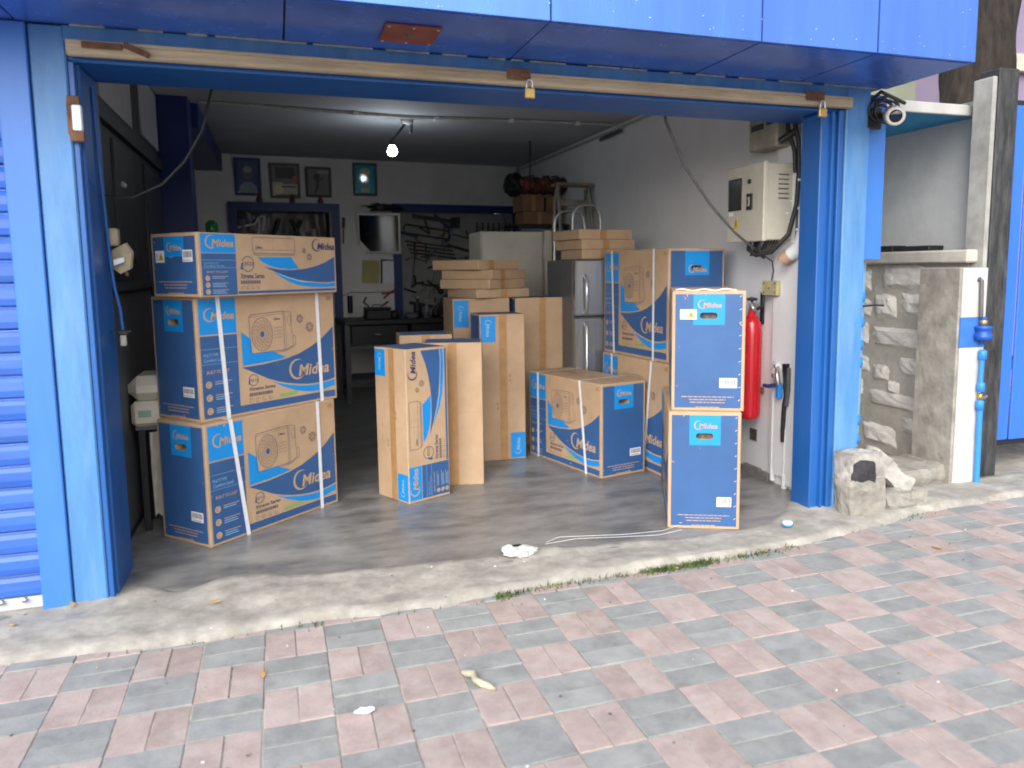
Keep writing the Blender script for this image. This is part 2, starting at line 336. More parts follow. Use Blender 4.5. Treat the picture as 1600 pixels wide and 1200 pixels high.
def art_indoor(a):
    W_, H_ = a.W, a.H
    left_panel(a, .238, .32, ('WALL MOUNTED SPLIT TYPE', 'Comfort Series'))
    a.FR(.245, .985, .925, .965, navy, 1)
    a.F([(.43, .535), (.55, .585), (.64, .590), (.73, .570), (.82, .525), (.90, .460), (.985, .350), (.985, .800), (.92, .812), (.85, .805), (.76, .785), (.68, .755), (.60, .70), (.52, .63)], navy, 1)
    a.F([(.50, .625), (.58, .70), (.66, .76), (.76, .803), (.85, .825), (.92, .832), (.985, .822), (.985, .890), (.90, .900), (.80, .890), (.70, .86), (.62, .80), (.56, .72)], cyan, 1)
    a.F([(.505, .615), (.60, .705), (.70, .775), (.80, .815), (.70, .80), (.61, .735), (.54, .665)], cyanl, 2)
    a.F([(.385, .375), (.635, .365), (.655, .45), (.69, .562), (.62, .573), (.55, .562), (.48, .525), (.42, .455)], cyan, 1)
    X = lambda f: f*W_; Y = lambda f: (1-f)*H_
    P = lambda pts, ww=.002, m=ink: a.line([(X(x), Y(y)) for x, y in pts], ww, m, 2)
    P([(.36, .31), (.352, .25), (.352, .07), (.36, .05), (.655, .05), (.663, .07), (.663, .25), (.655, .33), (.37, .34), (.36, .31), (.655, .31)])
    P([(.352, .25), (.663, .25)], .0014, inkl); P([(.50, .06), (.50, .25)], .001, inkl)
    a.logo(X(.375), Y(.235), .016, ink, 2)
    a.flake(X(.735), Y(.25), .014, inkl); a.flake(X(.775), Y(.36), .019, inkl)
    a.logo(X(.80), Y(.26), .066, ink, 2)
    a.ring(X(.315), Y(.485), .038, .038, .003, ink, 2, 200, 520, 24); a.text('ECO', X(.293), Y(.51), .026, ink, 2)
    a.poly([(X(.262), Y(.57)), (X(.278), Y(.575)), (X(.284), Y(.46)), (X(.273), Y(.46))], navy, 3)
    a.text('Xtreme Series', X(.262), Y(.72), .036, ink, 2, 0, .0004, fit=.145)
    for i in range(9): a.rect(X(.262)+i*.0135, X(.262)+i*.0135+.0105, Y(.805), Y(.805)+.016, inkl, 2)
    for i in range(4): a.ring(X(.275)+i*.030, Y(.865), .009, .009, .002, inkl, 2, 40*i, 40*i+290, 10)
def scuffs(a, seed, n=26):
    rn = random.Random(seed)
    for i in range(n):
        t = rn.random(); e = abs(rn.gauss(0, .012))+.010
        x, y = [(e, t*a.H), (a.W-e, t*a.H), (t*a.W, e), (t*a.W, a.H-e)][rn.randrange(4)]
        if rn.random() < .2: x, y = rn.random()*a.W, rn.random()*a.H
        l = rn.uniform(.003, .012); w = l*rn.uniform(.12, .5); q = rn.uniform(0, 3.14); c_, s_ = math.cos(q), math.sin(q)
        P = [(-l, -w*.3), (0, -w), (l, 0), (.2*l, w*.8), (-.6*l, w*.5)]
        P = [(min(a.W-.004, max(.004, x+u*c_-v*s_)), min(a.H-.004, max(.004, y+u*s_+v*c_))) for u, v in P]
        a.poly(P, kraft, 3)
def small_text(a, cx, y, w, m=None):
    for i, f in enumerate((1, .7, .66, .45)):
        yy = y-i*.0145-(.010 if i == 3 else 0)
        x = cx-w*f/2; rn = random.Random(i)
        while x < cx+w*f/2:
            l = rn.uniform(.012, .03); a.rect(x, min(x+l, cx+w*f/2), yy, yy+.0042, m or kraft, 2); x += l+.004
def barcode(a, x0, x1, y0, y1, k=3):
    a.rect(x0, x1, y0, y1, label_white, k)
    rn = random.Random(3); x = x0+.006
    while x < x1-.008:
        l = rn.uniform(.0012, .004); a.rect(x, x+l, y0+(y1-y0)*.35, y1-.006, inkl, k+1); x += l+rn.uniform(.0015, .004)
    a.rect(x0+.006, x1-.012, y0+.006, y0+.009, inkl, k+1)
def warn(a, x0, x1, y0, y1, k=3):
    a.rect(x0, x1, y0, y1, label_white, k)
    h = (y1-y0)*.62; cx = x0+(x1-x0)*.66; cy = y0+(y1-y0)*.2
    a.poly([(cx-h*.58, cy), (cx+h*.58, cy), (cx, cy+h)], yellow, k+1)
    a.rect(cx-.003, cx+.003, cy+h*.32, cy+h*.66, blackm, k+2); a.rect(cx-.003, cx+.003, cy+h*.13, cy+h*.22, blackm, k+2)
    for i in range(3): a.rect(x0+.006, x0+(x1-x0)*.3, y0+(y1-y0)*(.25+.2*i), y0+(y1-y0)*(.25+.2*i)+.003, inkl, k+1)
def stadium(cx, cy, w, h, n=7):
    r = h/2; up_ = [(cx+(w/2-r)+r*math.cos(R(180*i/(2*n))), cy+r*math.sin(R(180*i/(2*n)))) for i in range(n+1)]
    ul = [(2*cx-x, y) for x, y in up_[::-1]]
    top = up_+ul                                        # right middle -> over the top -> left middle
    bot = [(x, 2*cy-y) for x, y in top]
    return top, bot
def art_end(a, hole=None, bar=(.64, .89, .10), wrn=None, flat=False, low=False, staples=False):
    """navy end panel: cyan patch with logo, hand hole, sticker, small print"""
    W_, H_ = a.W, a.H; e = .016
    c0, c1 = W_*.29, W_*.72; yb = H_-e-(.095 if flat else .155)
    a.rect(e, c0, e, H_-e, navy, 1); a.rect(c1, W_-e, e, H_-e, navy, 1); a.rect(c0, c1, e, yb, navy, 1)
    if hole:
        t, b = stadium(*hole)
        a.poly([(c1, hole[1]), (c1, H_-e), (c0, H_-e), (c0, hole[1])]+t[::-1], cyan, 1)
        a.poly([(c0, hole[1]), (c0, yb), (c1, yb), (c1, hole[1])]+b, cyan, 1)
    else: a.rect(c0, c1, yb, H_-e, cyan, 1)
    lw = (c1-c0)*.30
    a.logo(c0+(c1-c0)*.14, (yb+.012) if low else (H_-e-lw*1.6), lw, kraft, 2)
    if flat: a.ring(c0+(c1-c0)*.35, yb+.012, .018, .018, .003, cyanl, 2, 200, 340, 12)
    scuffs(a, len(a.mb.v)+int(abs(bar[0])*1000), 9)
    bx0, bx1, by = bar; bh = .056 if flat else .05
    barcode(a, W_*bx0, W_*bx1, H_*by if by > .3 else e+.105, (H_*by if by > .3 else e+.105)+bh)
    if wrn: warn(a, *wrn)
    small_text(a, W_*.5, e+.055, W_*.72)
    if staples:
        for i in range(9): a.line([(W_-.030, H_-.03-i*.066), (W_-.020, H_-.024-i*.066)], .0022, label_white, 2)
def one_tab(top):
    def f(a):
        W_, H_ = a.W, a.H; w = W_*.33; h = H_*.175
        x, y, q = (.006, H_-h-.012, 3) if top else (W_-w-.004, .012, 1)
        a.rect(x, x+w, y, y+h, cyan, 1)
        b = Art(a.mb, a.p(x, y, 0), a.u, a.v, a.n, w, h, q); lg = h*.26
        b.logo(h*.14, w*.5-lg*.45, lg, cyanl, 2)
    return f
def one_mark(fx, fy):
    def f(a):
        for j in range(2): a.ring(fx*a.W, (fy+.03*j)*a.H, .008, .008, .004, inkl, 1, 20, 320, 8)
    return f
def art_tabs(a):
    """plain kraft side of an indoor unit carton stood on end: a blue tab in two corners, recycling marks, a fold line"""
art_tabs.parts = [('blue_tab', one_tab(True)), ('blue_tab', one_tab(False)), ('printed_mark', one_mark(.38, .36)), ('printed_mark', one_mark(.66, .55)), ('fold_line', lambda a: a.rect(a.W*.1, a.W*.9, a.H*.48, a.H*.48+.0012, kraftd, 1))]
def carton(label, group, x, y, z0, yaw, w, d, h, faces, holes={}, straps=None, tapes=(), top=None, name='air_conditioner_carton', cat='carton', strap_on='R'):
    """faces: dict face -> art function. R right-hand visible face, L left-hand one, B, S hidden ones, T top."""
    t = thing(name, label, cat, (x, y, z0), R(yaw), group)
    FR_ = {'R': ((0, 0, 0), (1, 0, 0), (0, 0, 1), (0, -1, 0), w, h), 'L': ((0, d, 0), (0, -1, 0), (0, 0, 1), (-1, 0, 0), d, h),
           'B': ((w, d, 0), (-1, 0, 0), (0, 0, 1), (0, 1, 0), w, h), 'S': ((w, 0, 0), (0, 1, 0), (0, 0, 1), (1, 0, 0), d, h),
           'T': ((0, 0, h), (1, 0, 0), (0, 1, 0), (0, 0, 1), w, d)}
    c = .004
    mb = MB(); mb.box(0, w, 0, d, 0, h, kraft, c=c)
    for fk, hl in holes.items():                         # cut the hand hole out of that face and hang a pocket behind it
        o, u, v, n, FW, FH = FR_[fk]; o, u, v, n = map(Vector, (o, u, v, n))
        best = max(range(len(mb.f)), key=lambda i: (Vector([sum(mb.v[k][q] for k in mb.f[i])/len(mb.f[i]) for q in range(3)])-Vector((w/2, d/2, h/2))).dot(n) + .001*len(mb.f[i]))
        mb.f.pop(best); mb.m.pop(best); mb.sm.pop(best)
        P = lambda q, k=0.: o+u*q[0]+v*q[1]+n*k
        tp, bt = stadium(*hl)
        r0_ = [(FW-c, hl[1]), (FW-c, FH-c), (c, FH-c), (c, hl[1])]+tp[::-1]
        r1_ = [(c, hl[1]), (c, c), (FW-c, c), (FW-c, hl[1])]+bt
        mb.add([P(q) for q in r0_], [tuple(range(len(r0_)))], kraft); mb.add([P(q) for q in r1_], [tuple(range(len(r1_)))], kraft)
        loop = tp+bt[::-1][1:-1]; n_ = len(loop)
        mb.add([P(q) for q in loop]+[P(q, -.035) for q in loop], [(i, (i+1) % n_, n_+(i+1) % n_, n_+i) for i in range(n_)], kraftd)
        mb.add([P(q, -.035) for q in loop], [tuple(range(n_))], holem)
    mb.build('body', t)
    for fk, fn in faces.items():
        if fn is None: continue
        o, u, v, n, FW, FH = FR_[fk]
        if hasattr(fn, 'parts'):
            for pn, pf in fn.parts: pm = MB(); pf(Art(pm, o, u, v, n, FW, FH)); pm.build(pn, t)
            continue
        pm = MB()
        fn(Art(pm, o, u, v, n, FW, FH), pm, o, u, v, n, FW, FH) if fn.__code__.co_argcount > 1 else fn(Art(pm, o, u, v, n, FW, FH))
        pm.build({'R': 'printed_face', 'L': 'printed_end', 'B': 'printed_face', 'S': 'printed_end', 'T': 'printed_top'}[fk], t)
    if straps:                                            # bands round the carton; (top offset, bottom offset) along the long side
        for s0, s1 in straps:
            sb = MB(); hw = .011; k = .0055
            if strap_on == 'R': Q = lambda a_, dep, z: (a_, dep, z)
            else: Q = lambda a_, dep, z: (dep, d-a_, z)
            D_ = d if strap_on == 'R' else w
            loop = [(s1, -k, -.0), (s0, -k, h+k*.5), (s0, D_+k, h+k*.5), (s1, D_+k, 0.)]
            for (a0, p0, q0), (a1, p1, q1) in zip(loop, loop[1:]):
                sb.add([Q(a0-hw, p0, q0), Q(a0+hw, p0, q0), Q(a1+hw, p1, q1), Q(a1-hw, p1, q1)], [(0, 1, 2, 3)], strapm)
                sb.add([Q(a0-hw, p0*.6+.4*(0 if p0 < 0 else D_), q0-.001), Q(a0+hw, p0*.6+.4*(0 if p0 < 0 else D_), q0-.001), Q(a1+hw, p1*.6+.4*(0 if p1 < 0 else D_), q1-.001), Q(a1-hw, p1*.6+.4*(0 if p1 < 0 else D_), q1-.001)], [(0, 1, 2, 3)], strapm)
            sb.build('strap', t)
    for tp_ in tapes:
        fk, c_, hw = tp_; o, u, v, n, FW, FH = FR_[fk]; tb = MB(); a = Art(tb, o, u, v, n, FW, FH)
        a.rect(c_-hw, c_+hw, .002, FH-.002, tape, 1.6)
        o2 = Vector(o)
        tb.build('packing_tape', t)
    return t
# =================================================================== THE SETTING
T4 = R(4.0)
def BW(x, z, off=0.):                                   # a point on the back wall (which runs slightly askew), off metres in front of it
    return Vector((x, 9.03+.07*(x+.4)-off, z))
# ground sheet, floor, apron
gm = MB(); gm.add([(-150, -150, -.065), (150, -150, -.065), (150, 150, -.065), (-150, 150, -.065)], [(0, 1, 2, 3)], mat('asphalt', (.06, .06, .062), .9, .2, 20, .3))
struct(gm.build('ground'))
struct(bx('shop_floor', None, -2.75, 3.0, 3.30, 9.6, -.06, 0, floor_m))
struct(bx('side_ground', None, 3.0, 9.0, 3.62, 9.6, -.06, -.001, concrete))
front = [(-9, 3.03), (-1.1, 3.02), (-.74, 2.99), (-.32, 2.958), (-.1, 2.99), (.12, 2.985), (.54, 2.955), (.75, 2.975), (.97, 3.005), (1.735, 3.02), (2.34, 3.05), (2.535, 3.07), (2.81, 3.13), (3.366, 3.25), (4.07, 3.28), (5, 3.36), (9, 3.4)]
back = [(-9, 3.6), (-1.0, 3.6), (-.72, 3.62), (-.674, 3.64), (-.455, 3.45), (-.30, 3.56), (-.152, 3.57), (.038, 3.469), (.402, 3.441), (.907, 3.403), (1.17, 3.424), (1.647, 3.346), (2.171, 3.306), (2.414, 3.379), (2.622, 3.50), (2.75, 3.66), (9, 3.66)]
def lerp(tab, x):
    for (a, b), (c, d) in zip(tab, tab[1:]):
        if a <= x <= c: return b+(d-b)*(x-a)/(c-a)
    return tab[-1][1]
ap = MB(); xs = [-9+.5*i for i in range(14)]+[-2+.03*i for i in range(222)]+[4.7+.5*i for i in range(9)]; NR = 17; vs = []
for x in xs:
    f = lerp(front, x)+.018*noise.noise((x*5, 0, 0))+.010*noise.noise((x*17, 3, 0)); g = lerp(back, x)+.03*noise.noise((x*4, 7, 0))+.012*noise.noise((x*19, 9, 0))
    g = max(g, f+.1)
    for k in range(NR):
        t = k/(NR-1); y = f+(g-f)*t
        z = .006+.012*noise.noise((x*3, y*6, 2))+.006*noise.noise((x*9, y*16, 5))+.004*noise.noise((x*31, y*31, 5))
        if k == 0: z = -.035
        if k == 1: y = f+.035; z = -.008+.35*z
        if k == NR-1: z = -.006
        if k == NR-2: y = g-.01; z = max(z*.4, .0025)
        vs.append((x, y, z))
ap.add(vs, [(i*NR+k, (i+1)*NR+k, (i+1)*NR+k+1, i*NR+k+1) for i in range(len(xs)-1) for k in range(NR-1)], apron_m, True)
struct(ap.build('apron'))

# pavement: bricks in pairs, red pairs one way and grey pairs the other
PITCH_ = .2131; OX, OY = -.317, 2.960; ZT = -.020
pave = struct(bx('pavement', None, -9, 9, -3, 3.9, -.062, ZT-.0042, bed_m))
def brick_mesh(name, lx, ly, m, seed):
    rn = random.Random(seed); bm = bmesh.new(); bmesh.ops.create_cube(bm, size=1)
    for v in bm.verts: v.co = (v.co.x*lx+rn.uniform(-.0012, .0012), v.co.y*ly+rn.uniform(-.0012, .0012), v.co.z*.03-.015)
    top = [e for e in bm.edges if all(v.co.z > -.005 for v in e.verts)]
    bmesh.ops.bevel(bm, geom=top, offset=.0022, segments=1, affect='EDGES')
    bmesh.ops.delete(bm, geom=[f for f in bm.faces if f.normal.z < -.9], context='FACES')
    me = bpy.data.meshes.new(name); bm.to_mesh(me); bm.free(); me.materials.append(m); return me
g_ = .0035; half = PITCH_/2-g_; full = PITCH_-g_
PM = [brick_mesh('pink_brick', half, full, pink_m, i) for i in range(4)]; GMh = [brick_mesh('grey_brick', full, half, grey_m, 10+i) for i in range(4)]
def toview(p):
    q = Vector(p)-Vector((0, 0, 1.338)); z = q.dot(fw)
    if z < .2: return None
    return 837+1205*q.dot(rt)/z, 566-1205*q.dot(up)/z
rest = MB(); cnt = {'p': 0, 'g': 0}
for i in range(-16, 24):
    for k in range(-3, 14):
        x0 = OX+PITCH_*i; y1 = OY-PITCH_*k; cx, cy = x0+PITCH_/2, y1-PITCH_/2
        if cy-PITCH_*.5 > lerp(front, max(-9, min(9, cx)))+.05: continue
        grey = (i+k) % 2 == 0
        uv = toview((cx, cy, ZT)); vis = uv and -110 < uv[0] < 1710 and uv[1] < 1290
        for h in (-1, 1):
            dz = random.uniform(-.0030, .0022); a = random.uniform(-.008, .008)
            px, py = (cx, cy+h*PITCH_/4) if grey else (cx+h*PITCH_/4, cy)
            if py-.05 > lerp(front, max(-9, min(9, px)))+.05: continue
            if vis:
                cnt['g' if grey else 'p'] += 1
                place('grey_brick' if grey else 'pink_brick', random.choice(GMh if grey else PM), pave, (px+random.uniform(-.001, .001), py+random.uniform(-.001, .001), ZT+dz), (random.uniform(-.011, .011), random.uniform(-.011, .011), a))
            else:
                lx, ly = (full, half) if grey else (half, full)
                rest.box(px-lx/2, px+lx/2, py-ly/2, py+ly/2, ZT-.02, ZT+dz, grey_m if grey else pink_m)
print('bricks', cnt)
ro = rest.build('outer_bricks', pave); ro['kind'] = 'stuff'

# ------------------------------------------------------------------ the shop
shop = thing('shop_building', 'blue fronted shop with one open bay full of stacked cartons', 'shop', (1.1, 3.6, 0))
class Sh:                                              # children of the shop are written in world metres
    pass
def sp(name, x0, x1, y0, y1, z0, z1, m, c=0., par=None):
    o = bx(name, None, x0, x1, y0, y1, z0, z1, m, c); o.parent = par or shop
    o.matrix_parent_inverse = Matrix.Translation((-1.1, -3.6, 0)); return o
def sb(mb, name, par=None):
    o = mb.build(name); o.parent = par or shop
    o.matrix_parent_inverse = Matrix.Translation((-1.1, -3.6, 0)); return o
# shell
sp('side_wall', 2.9, 3.05, 3.5, 10.4, -.05, 2.75, wall_w)
sp('outer_wall', -2.85, -2.72, 3.5, 10.4, -.05, 2.75, wall_w)
sp('ceiling', -2.72, 2.9, 3.82, 10.4, 2.60, 2.75, ceil_m)
sp('unseen_roof_slab', -2.9, 3.1, 3.5, 10.6, 2.752, 2.9, concrete)  # unseen roof, added to keep daylight out of the room
sp('upper_wall', -6, 3.12, 3.473, 3.82, 2.284, 4.6, blue_sheet)
sp('lintel', -.86, 3.0, 3.473, 3.818, 2.15, 2.282, blue_jamb, .006)
sp('head_board', -.73, 2.905, 3.452, 3.472, 2.222, 2.276, blue_old)
# back wall with its two blue framed openings
def backbox(name, x0, x1, z0, z1, o0, o1, m, par=None, c=0.):
    mb = MB(); M = Matrix.Translation((-.4, 9.03, 0)) @ Matrix.Rotation(T4, 4, 'Z')
    mb.box(x0+.4, x1+.4, -o1, -o0, z0, z1, m, M=M, c=c); return sb(mb, name, par)
for (a, b, c_, d_) in ((-.80, -.38, 0, 2.6), (-.38, .60, 2.01, 2.6), (.60, 1.371, 0, 2.6), (1.371, 2.86, 2.04, 2.6)):
    backbox('back_wall', a, b, c_, d_, -.10, 0, wall_b)
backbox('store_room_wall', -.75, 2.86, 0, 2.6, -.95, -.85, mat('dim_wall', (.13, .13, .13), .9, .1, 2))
for (a, b, zt) in ((-.47, .70, 2.10), (1.30, 2.89, 2.12)):
    backbox('door_frame', a, a+.09, 0, zt-.09, 0.002, .05, dark_blue); backbox('door_frame', b-.09, b, 0, zt-.09, .002, .05, dark_blue)
    backbox('door_frame', a, b, zt-.09, zt, .002, .052, dark_blue)
# jambs and pillars
sp('pillar', -.845, -.722, 3.452, 3.82, -.03, 2.276, blue_old, .006)
lj = MB(); lj.box(-.722, -.690, 3.50, 3.822, -.02, 2.148, blue_jamb, c=.004); lj.box(-.7215, -.700, 3.462, 3.485, 0, 2.148, blue_jamb, c=.003)
sb(lj, 'shutter_guide')
rj = MB(); rj.box(2.748, 2.862, 3.478, 3.640, -.02, 2.148, blue_jamb, c=.005); rj.box(2.842, 2.872, 3.452, 3.472, 0, 2.158, blue_jamb, c=.003); rj.box(2.80, 2.812, 3.455, 3.477, 0, 2.148, blue_jamb)
sb(rj, 'shutter_guide')
sp('pillar', 2.880, 3.035, 3.445, 3.70, -.03, 2.276, blue_old, .006)
sp('pillar', -2.95, -2.70, 3.455, 3.82, -.03, 2.276, blue_old, .006)
sp('cover_panel', 3.04, 3.19, 3.50, 3.515, 1.38, 2.26, blue_sheet, .002)
sp('cover_panel', -.955, -.848, 3.44, 3.475, -.01, 2.276, blue_sheet, .004)
sp('far_wall', -6.2, -2.96, 3.473, 3.75, -.05, 2.283, blue_sheet)
for (z0, z1) in ((.0, .12),):
    pil = MB(); rn = random.Random(4)
    pil.box(2.868, 2.8995, 3.66, 4.02, .10, 2.6, wall_w)
    for k in range(9): pil.box(2.870, 2.899, 3.665+.039*k, 3.70+.039*k, rn.uniform(.02, .075), .0995, wall_w)
    sb(pil, 'pilaster')
# plinth of broken render along the right wall
sk = MB(); rn = random.Random(5)
for k in range(26): sk.box(2.885-rn.uniform(0, .012), 2.8985, 4.05+.09*k, 4.05+.09*k+.085, 0, rn.uniform(.02, .06), mat('grey_plinth', (.22, .21, .2), .9, .2, 10, .3))
sb(sk, 'plinth')
sp('socket_recess', 2.892, 2.899, 4.20, 4.27, .225, .30, mat('dark_recess', (.10, .085, .065), .9, .3, 30))  # thin dark brown plate drawn for the socket hole
# left side: dark partition with two pale panes above, a column and a beam
part = sp('partition', -.80, -.765, 3.83, 6.2, 0, 2.6, dark_wood)
def pp(name, *a): 
    o = bx(name, None, *a); o.parent = part; return o
pp('window_pane', -.764, -.755, 4.22, 5.10, 2.175, 2.58, frost); pp('window_pane', -.764, -.755, 5.45, 6.16, 2.20, 2.58, frost)
pp('door_panel', -.764, -.752, 3.86, 5.35, .06, 1.24, dgrey); pp('door_panel', -.764, -.752, 4.45, 5.0, 1.42, 2.02, mat('mid_dark_panel', (.035, .036, .045), .4, .1, 4)); pp('door_panel', -.764, -.752, 5.42, 6.15, .06, 2.02, mat('mid_dark_panel', (.035, .036, .045)))
pp('rail', -.764, -.735, 3.84, 6.19, 2.06, 2.14, dark_wood)
pp('ledge', -.764, -.70, 3.86, 6.1, 1.262, 1.30, dark_wood)
sp('partition', -.80, -.765, 6.42, 9.0, 0, 2.6, wall_b)
sp('column', -.80, -.55, 6.2, 6.42, 0, 2.6, dark_blue, .006)
sp('ceiling_beam', -.764, -.50, 6.422, 9.05, 2.42, 2.598, dark_blue, .005)
# canopy: separate cladding panels with dark joints
can = thing('shop_canopy', 'blue clad canopy overhanging the open bay, glossy front panels and dark underside', 'canopy', (1.1, 3.2, 2.28))
def cb(name, *a):
    o = bx(name, None, *a); o.parent = can; o.matrix_parent_inverse = Matrix.Translation((-1.1, -3.2, -2.28)); return o
seams = [-5.6, -4.65, -3.7, -2.75, -1.8, -.88, .07, 1.036, 1.975, 2.575, 3.139]
cb('backing', -5.58, 3.12, 2.925, 3.46, 2.300, 3.28, blackm)
rn = random.Random(2)
for a, b in zip(seams, seams[1:]):
    cb('fascia_panel', a+.004, b-.004, 2.893+rn.uniform(0, .003), 2.915, 2.283, 3.30, blue_acp)
    cb('soffit_panel', a+.004, b-.004, 2.919, 3.449, 2.279+rn.uniform(0, .003), 2.293, blue_acp)
cb('end_panel', 3.121, 3.138, 2.918, 3.47, 2.296, 3.30, blue_acp)
ct = MB(); x = -.7; rn = random.Random(8)
while x < 2.85:
    l = rn.uniform(.05, .35); ct.box(x, x+l, 3.437, 3.449, 2.2735, 2.2785, mat('sealant', (.45, .47, .5), .6, .2, 20)); x += l+rn.uniform(.0, .12)
o = ct.build('sealant_strip'); o['kind'] = 'stuff'; o.parent = can; o.matrix_parent_inverse = Matrix.Translation((-1.1, -3.2, -2.28))
rp = MB(); rp.box(.435, .655, 3.075, 3.300, 2.268, 2.2775, rust_red, c=.002)
rp.lathe([(.0, 2.2655), (.022, 2.266), (.026, 2.2675)], (.545, 3.19, 0), holem, 12)
for (a, b) in ((.45, 3.09), (.64, 3.09), (.45, 3.285), (.64, 3.285), (.545, 3.09), (.545, 3.285)): rp.lathe([(0, 2.264), (.005, 2.265), (.006, 2.268)], (a, b, 0), steel, 8)
o = rp.build('patch_plate'); o.parent = can; o.matrix_parent_inverse = Matrix.Translation((-1.1, -3.2, -2.28)); o['label'] = 'red oxide patch plate with a dark hole screwed under the canopy'
# specks of bird lime and scratches on the fascia
sp_ = MB(); rn = random.Random(11)
for k in range(42):
    x = rn.uniform(-.2, 3.1); z = 2.288+abs(rn.gauss(0, .05)) if rn.random() < .7 else rn.uniform(2.29, 2.6); l = rn.uniform(.002, .007)
    sp_.add([(x, 2.8922, z), (x+l, 2.8922, z+l*.5), (x+l, 2.8922, z+l*.5+.002), (x, 2.8922, z+.002)], [(0, 1, 2, 3)], label_white)
o = sp_.build('paint_speck'); o.parent = can; o.matrix_parent_inverse = Matrix.Translation((-1.1, -3.2, -2.28)); o['kind'] = 'stuff'

# closed shutter on the left, slat by slat
sh = thing('roller_shutter', 'closed blue roller shutter with horizontal slats left of the pillar', 'shutter', (-1.8, 3.5, 0))
prof = [(0, .0), (-.012, .006), (-.016, .03), (-.014, .062), (-.004, .078), (.0, .082), (.002, .088)]
sm_ = MB(); w0, w1 = -.86, .843
vs = [(x, py-.02, pz) for x in (w0, w1) for py, pz in prof]; n = len(prof)
sm_.add(vs, [(k, k+1, n+k+1, n+k) for k in range(n-1)], blue_shut)
sm_.add([(x, py, pz) for x in (w0, w1) for py, pz in ((.002, .088), (.008, .088), (.008, 0), (0, 0))], [(0, 4, 5, 1), (1, 5, 6, 2), (2, 6, 7, 3)], blue_shut)
sme = sm_.mesh('slat')
rn = random.Random(77)
for k in range(25): place('slat', sme, sh, (0, rn.uniform(-.002, .002), .055+.0895*k+rn.uniform(-.001, .001)), (rn.uniform(-.03, .03), rn.uniform(-.0008, .0008), 0))
b_ = MB(); b_.box(-.86, .843, -.035, -.005, .004, .052, mat('grey_shutter_foot', (.5, .52, .55), .5, .1, 5, d=.4), c=.003)
for x in (.70, .78): b_.lathe([(.0, -.05), (.009, -.05), (.010, -.036)], (x, 0, .045), alu, 10, 'y')
b_.build('bottom_bar', sh)

# rolled up shutter over the bay: beige bottom rail with hasps
rs = thing('rolled_up_shutter', 'dirty beige bottom rail of the rolled up shutter above the bay', 'shutter', (1.1, 3.43, 2.16))
def rb(mb, name):
    o = mb.build(name, rs); o.matrix_parent_inverse = Matrix.Translation((-1.1, -3.43, -2.16)); return o
q = MB(); q.box(-.715, 2.898, 3.418, 3.451, 2.163, 2.219, beige_bar, c=.003); q.box(-.71, 2.89, 3.412, 3.4175, 2.166, 2.178, beige_bar); q.box(-.71, 2.89, 3.412, 3.4175, 2.204, 2.216, beige_bar)
rb(q, 'bottom_rail')
for x in (1.07, 2.655):
    q = MB(); q.box(x-.06, x+.05, 3.402, 3.411, 2.185, 2.232, rust, c=.003); q.box(x+.0, x+.04, 3.396, 3.4015, 2.19, 2.215, rust, c=.002); rb(q, 'hasp')
q = MB(); q.box(-.46, -.37, 3.385, 3.411, 2.165, 2.183, rust, M=Matrix.Translation((-.47, 0, 2.19)) @ Matrix.Rotation(R(22), 4, 'Y') @ Matrix.Translation((.415, 0, -2.174))); rb(q, 'latch'); q = MB(); q.box(-.66, -.52, 3.405, 3.411, 2.188, 2.212, rust, c=.003); rb(q, 'latch')
for (x, lab) in ((1.108, 'brass padlock hanging from the middle of the beige shutter rail'), (2.679, 'brass padlock hanging at the right end of the beige shutter rail')):
    t = thing('padlock', lab, 'padlock', (x, 3.385, 2.125), 0, 'padlocks on the shutter rail')
    MB().box(-.024, .024, -.010, .010, -.025, .020, brass, c=.004).build('body', t)
    MB().tube([(-.014, 0, .02), (-.014, 0, .045), (-.008, 0, .056), (.008, 0, .056), (.014, 0, .045), (.014, 0, .02)], .0045, alu, 8).build('shackle', t)

# ------------------------------------------------------------------ right of the shop
wl = thing('stone_wall', 'low wall of pale stones set in grey mortar beside the shop', 'wall', (4.13, 4.5, 0))
MB().box(0, .17, -.72, 2.6, -.05, 1.355, mortar).build('mortar_core', wl)
MB().box(-.075, .168, -.78, .62, 1.358, 1.44, mat('ledge_concrete', (.50, .48, .43), .85, .1, 6, .3, d=.3, dcol=(.36, .34, .3)), c=.01).build('ledge', wl)
stones = [(4.497, 4.106, 1.196, 1.34), (4.554, 4.365, .993, 1.128), (4.298, 4.022, 1.011, 1.14), (4.552, 4.12, .775, .898), (4.115, 4.028, .744, .863), (4.289, 4.028, .586, .701), (4.548, 4.404, .528, .622), (4.567, 4.156, .345, .437), (4.246, 4.002, .182, .282), (4.631, 4.32, .065, .186), (4.392, 4.301, .45, .521),
          (4.86, 4.62, 1.18, 1.32), (4.9, 4.62, .78, .92), (4.95, 4.66, .4, .52), (4.9, 4.62, .99, 1.1), (4.85, 4.6, .58, .68), (5.2, 4.95, 1.15, 1.3), (5.3, 4.98, .85, 1.0), (5.3, 5.0, .45, .62)]
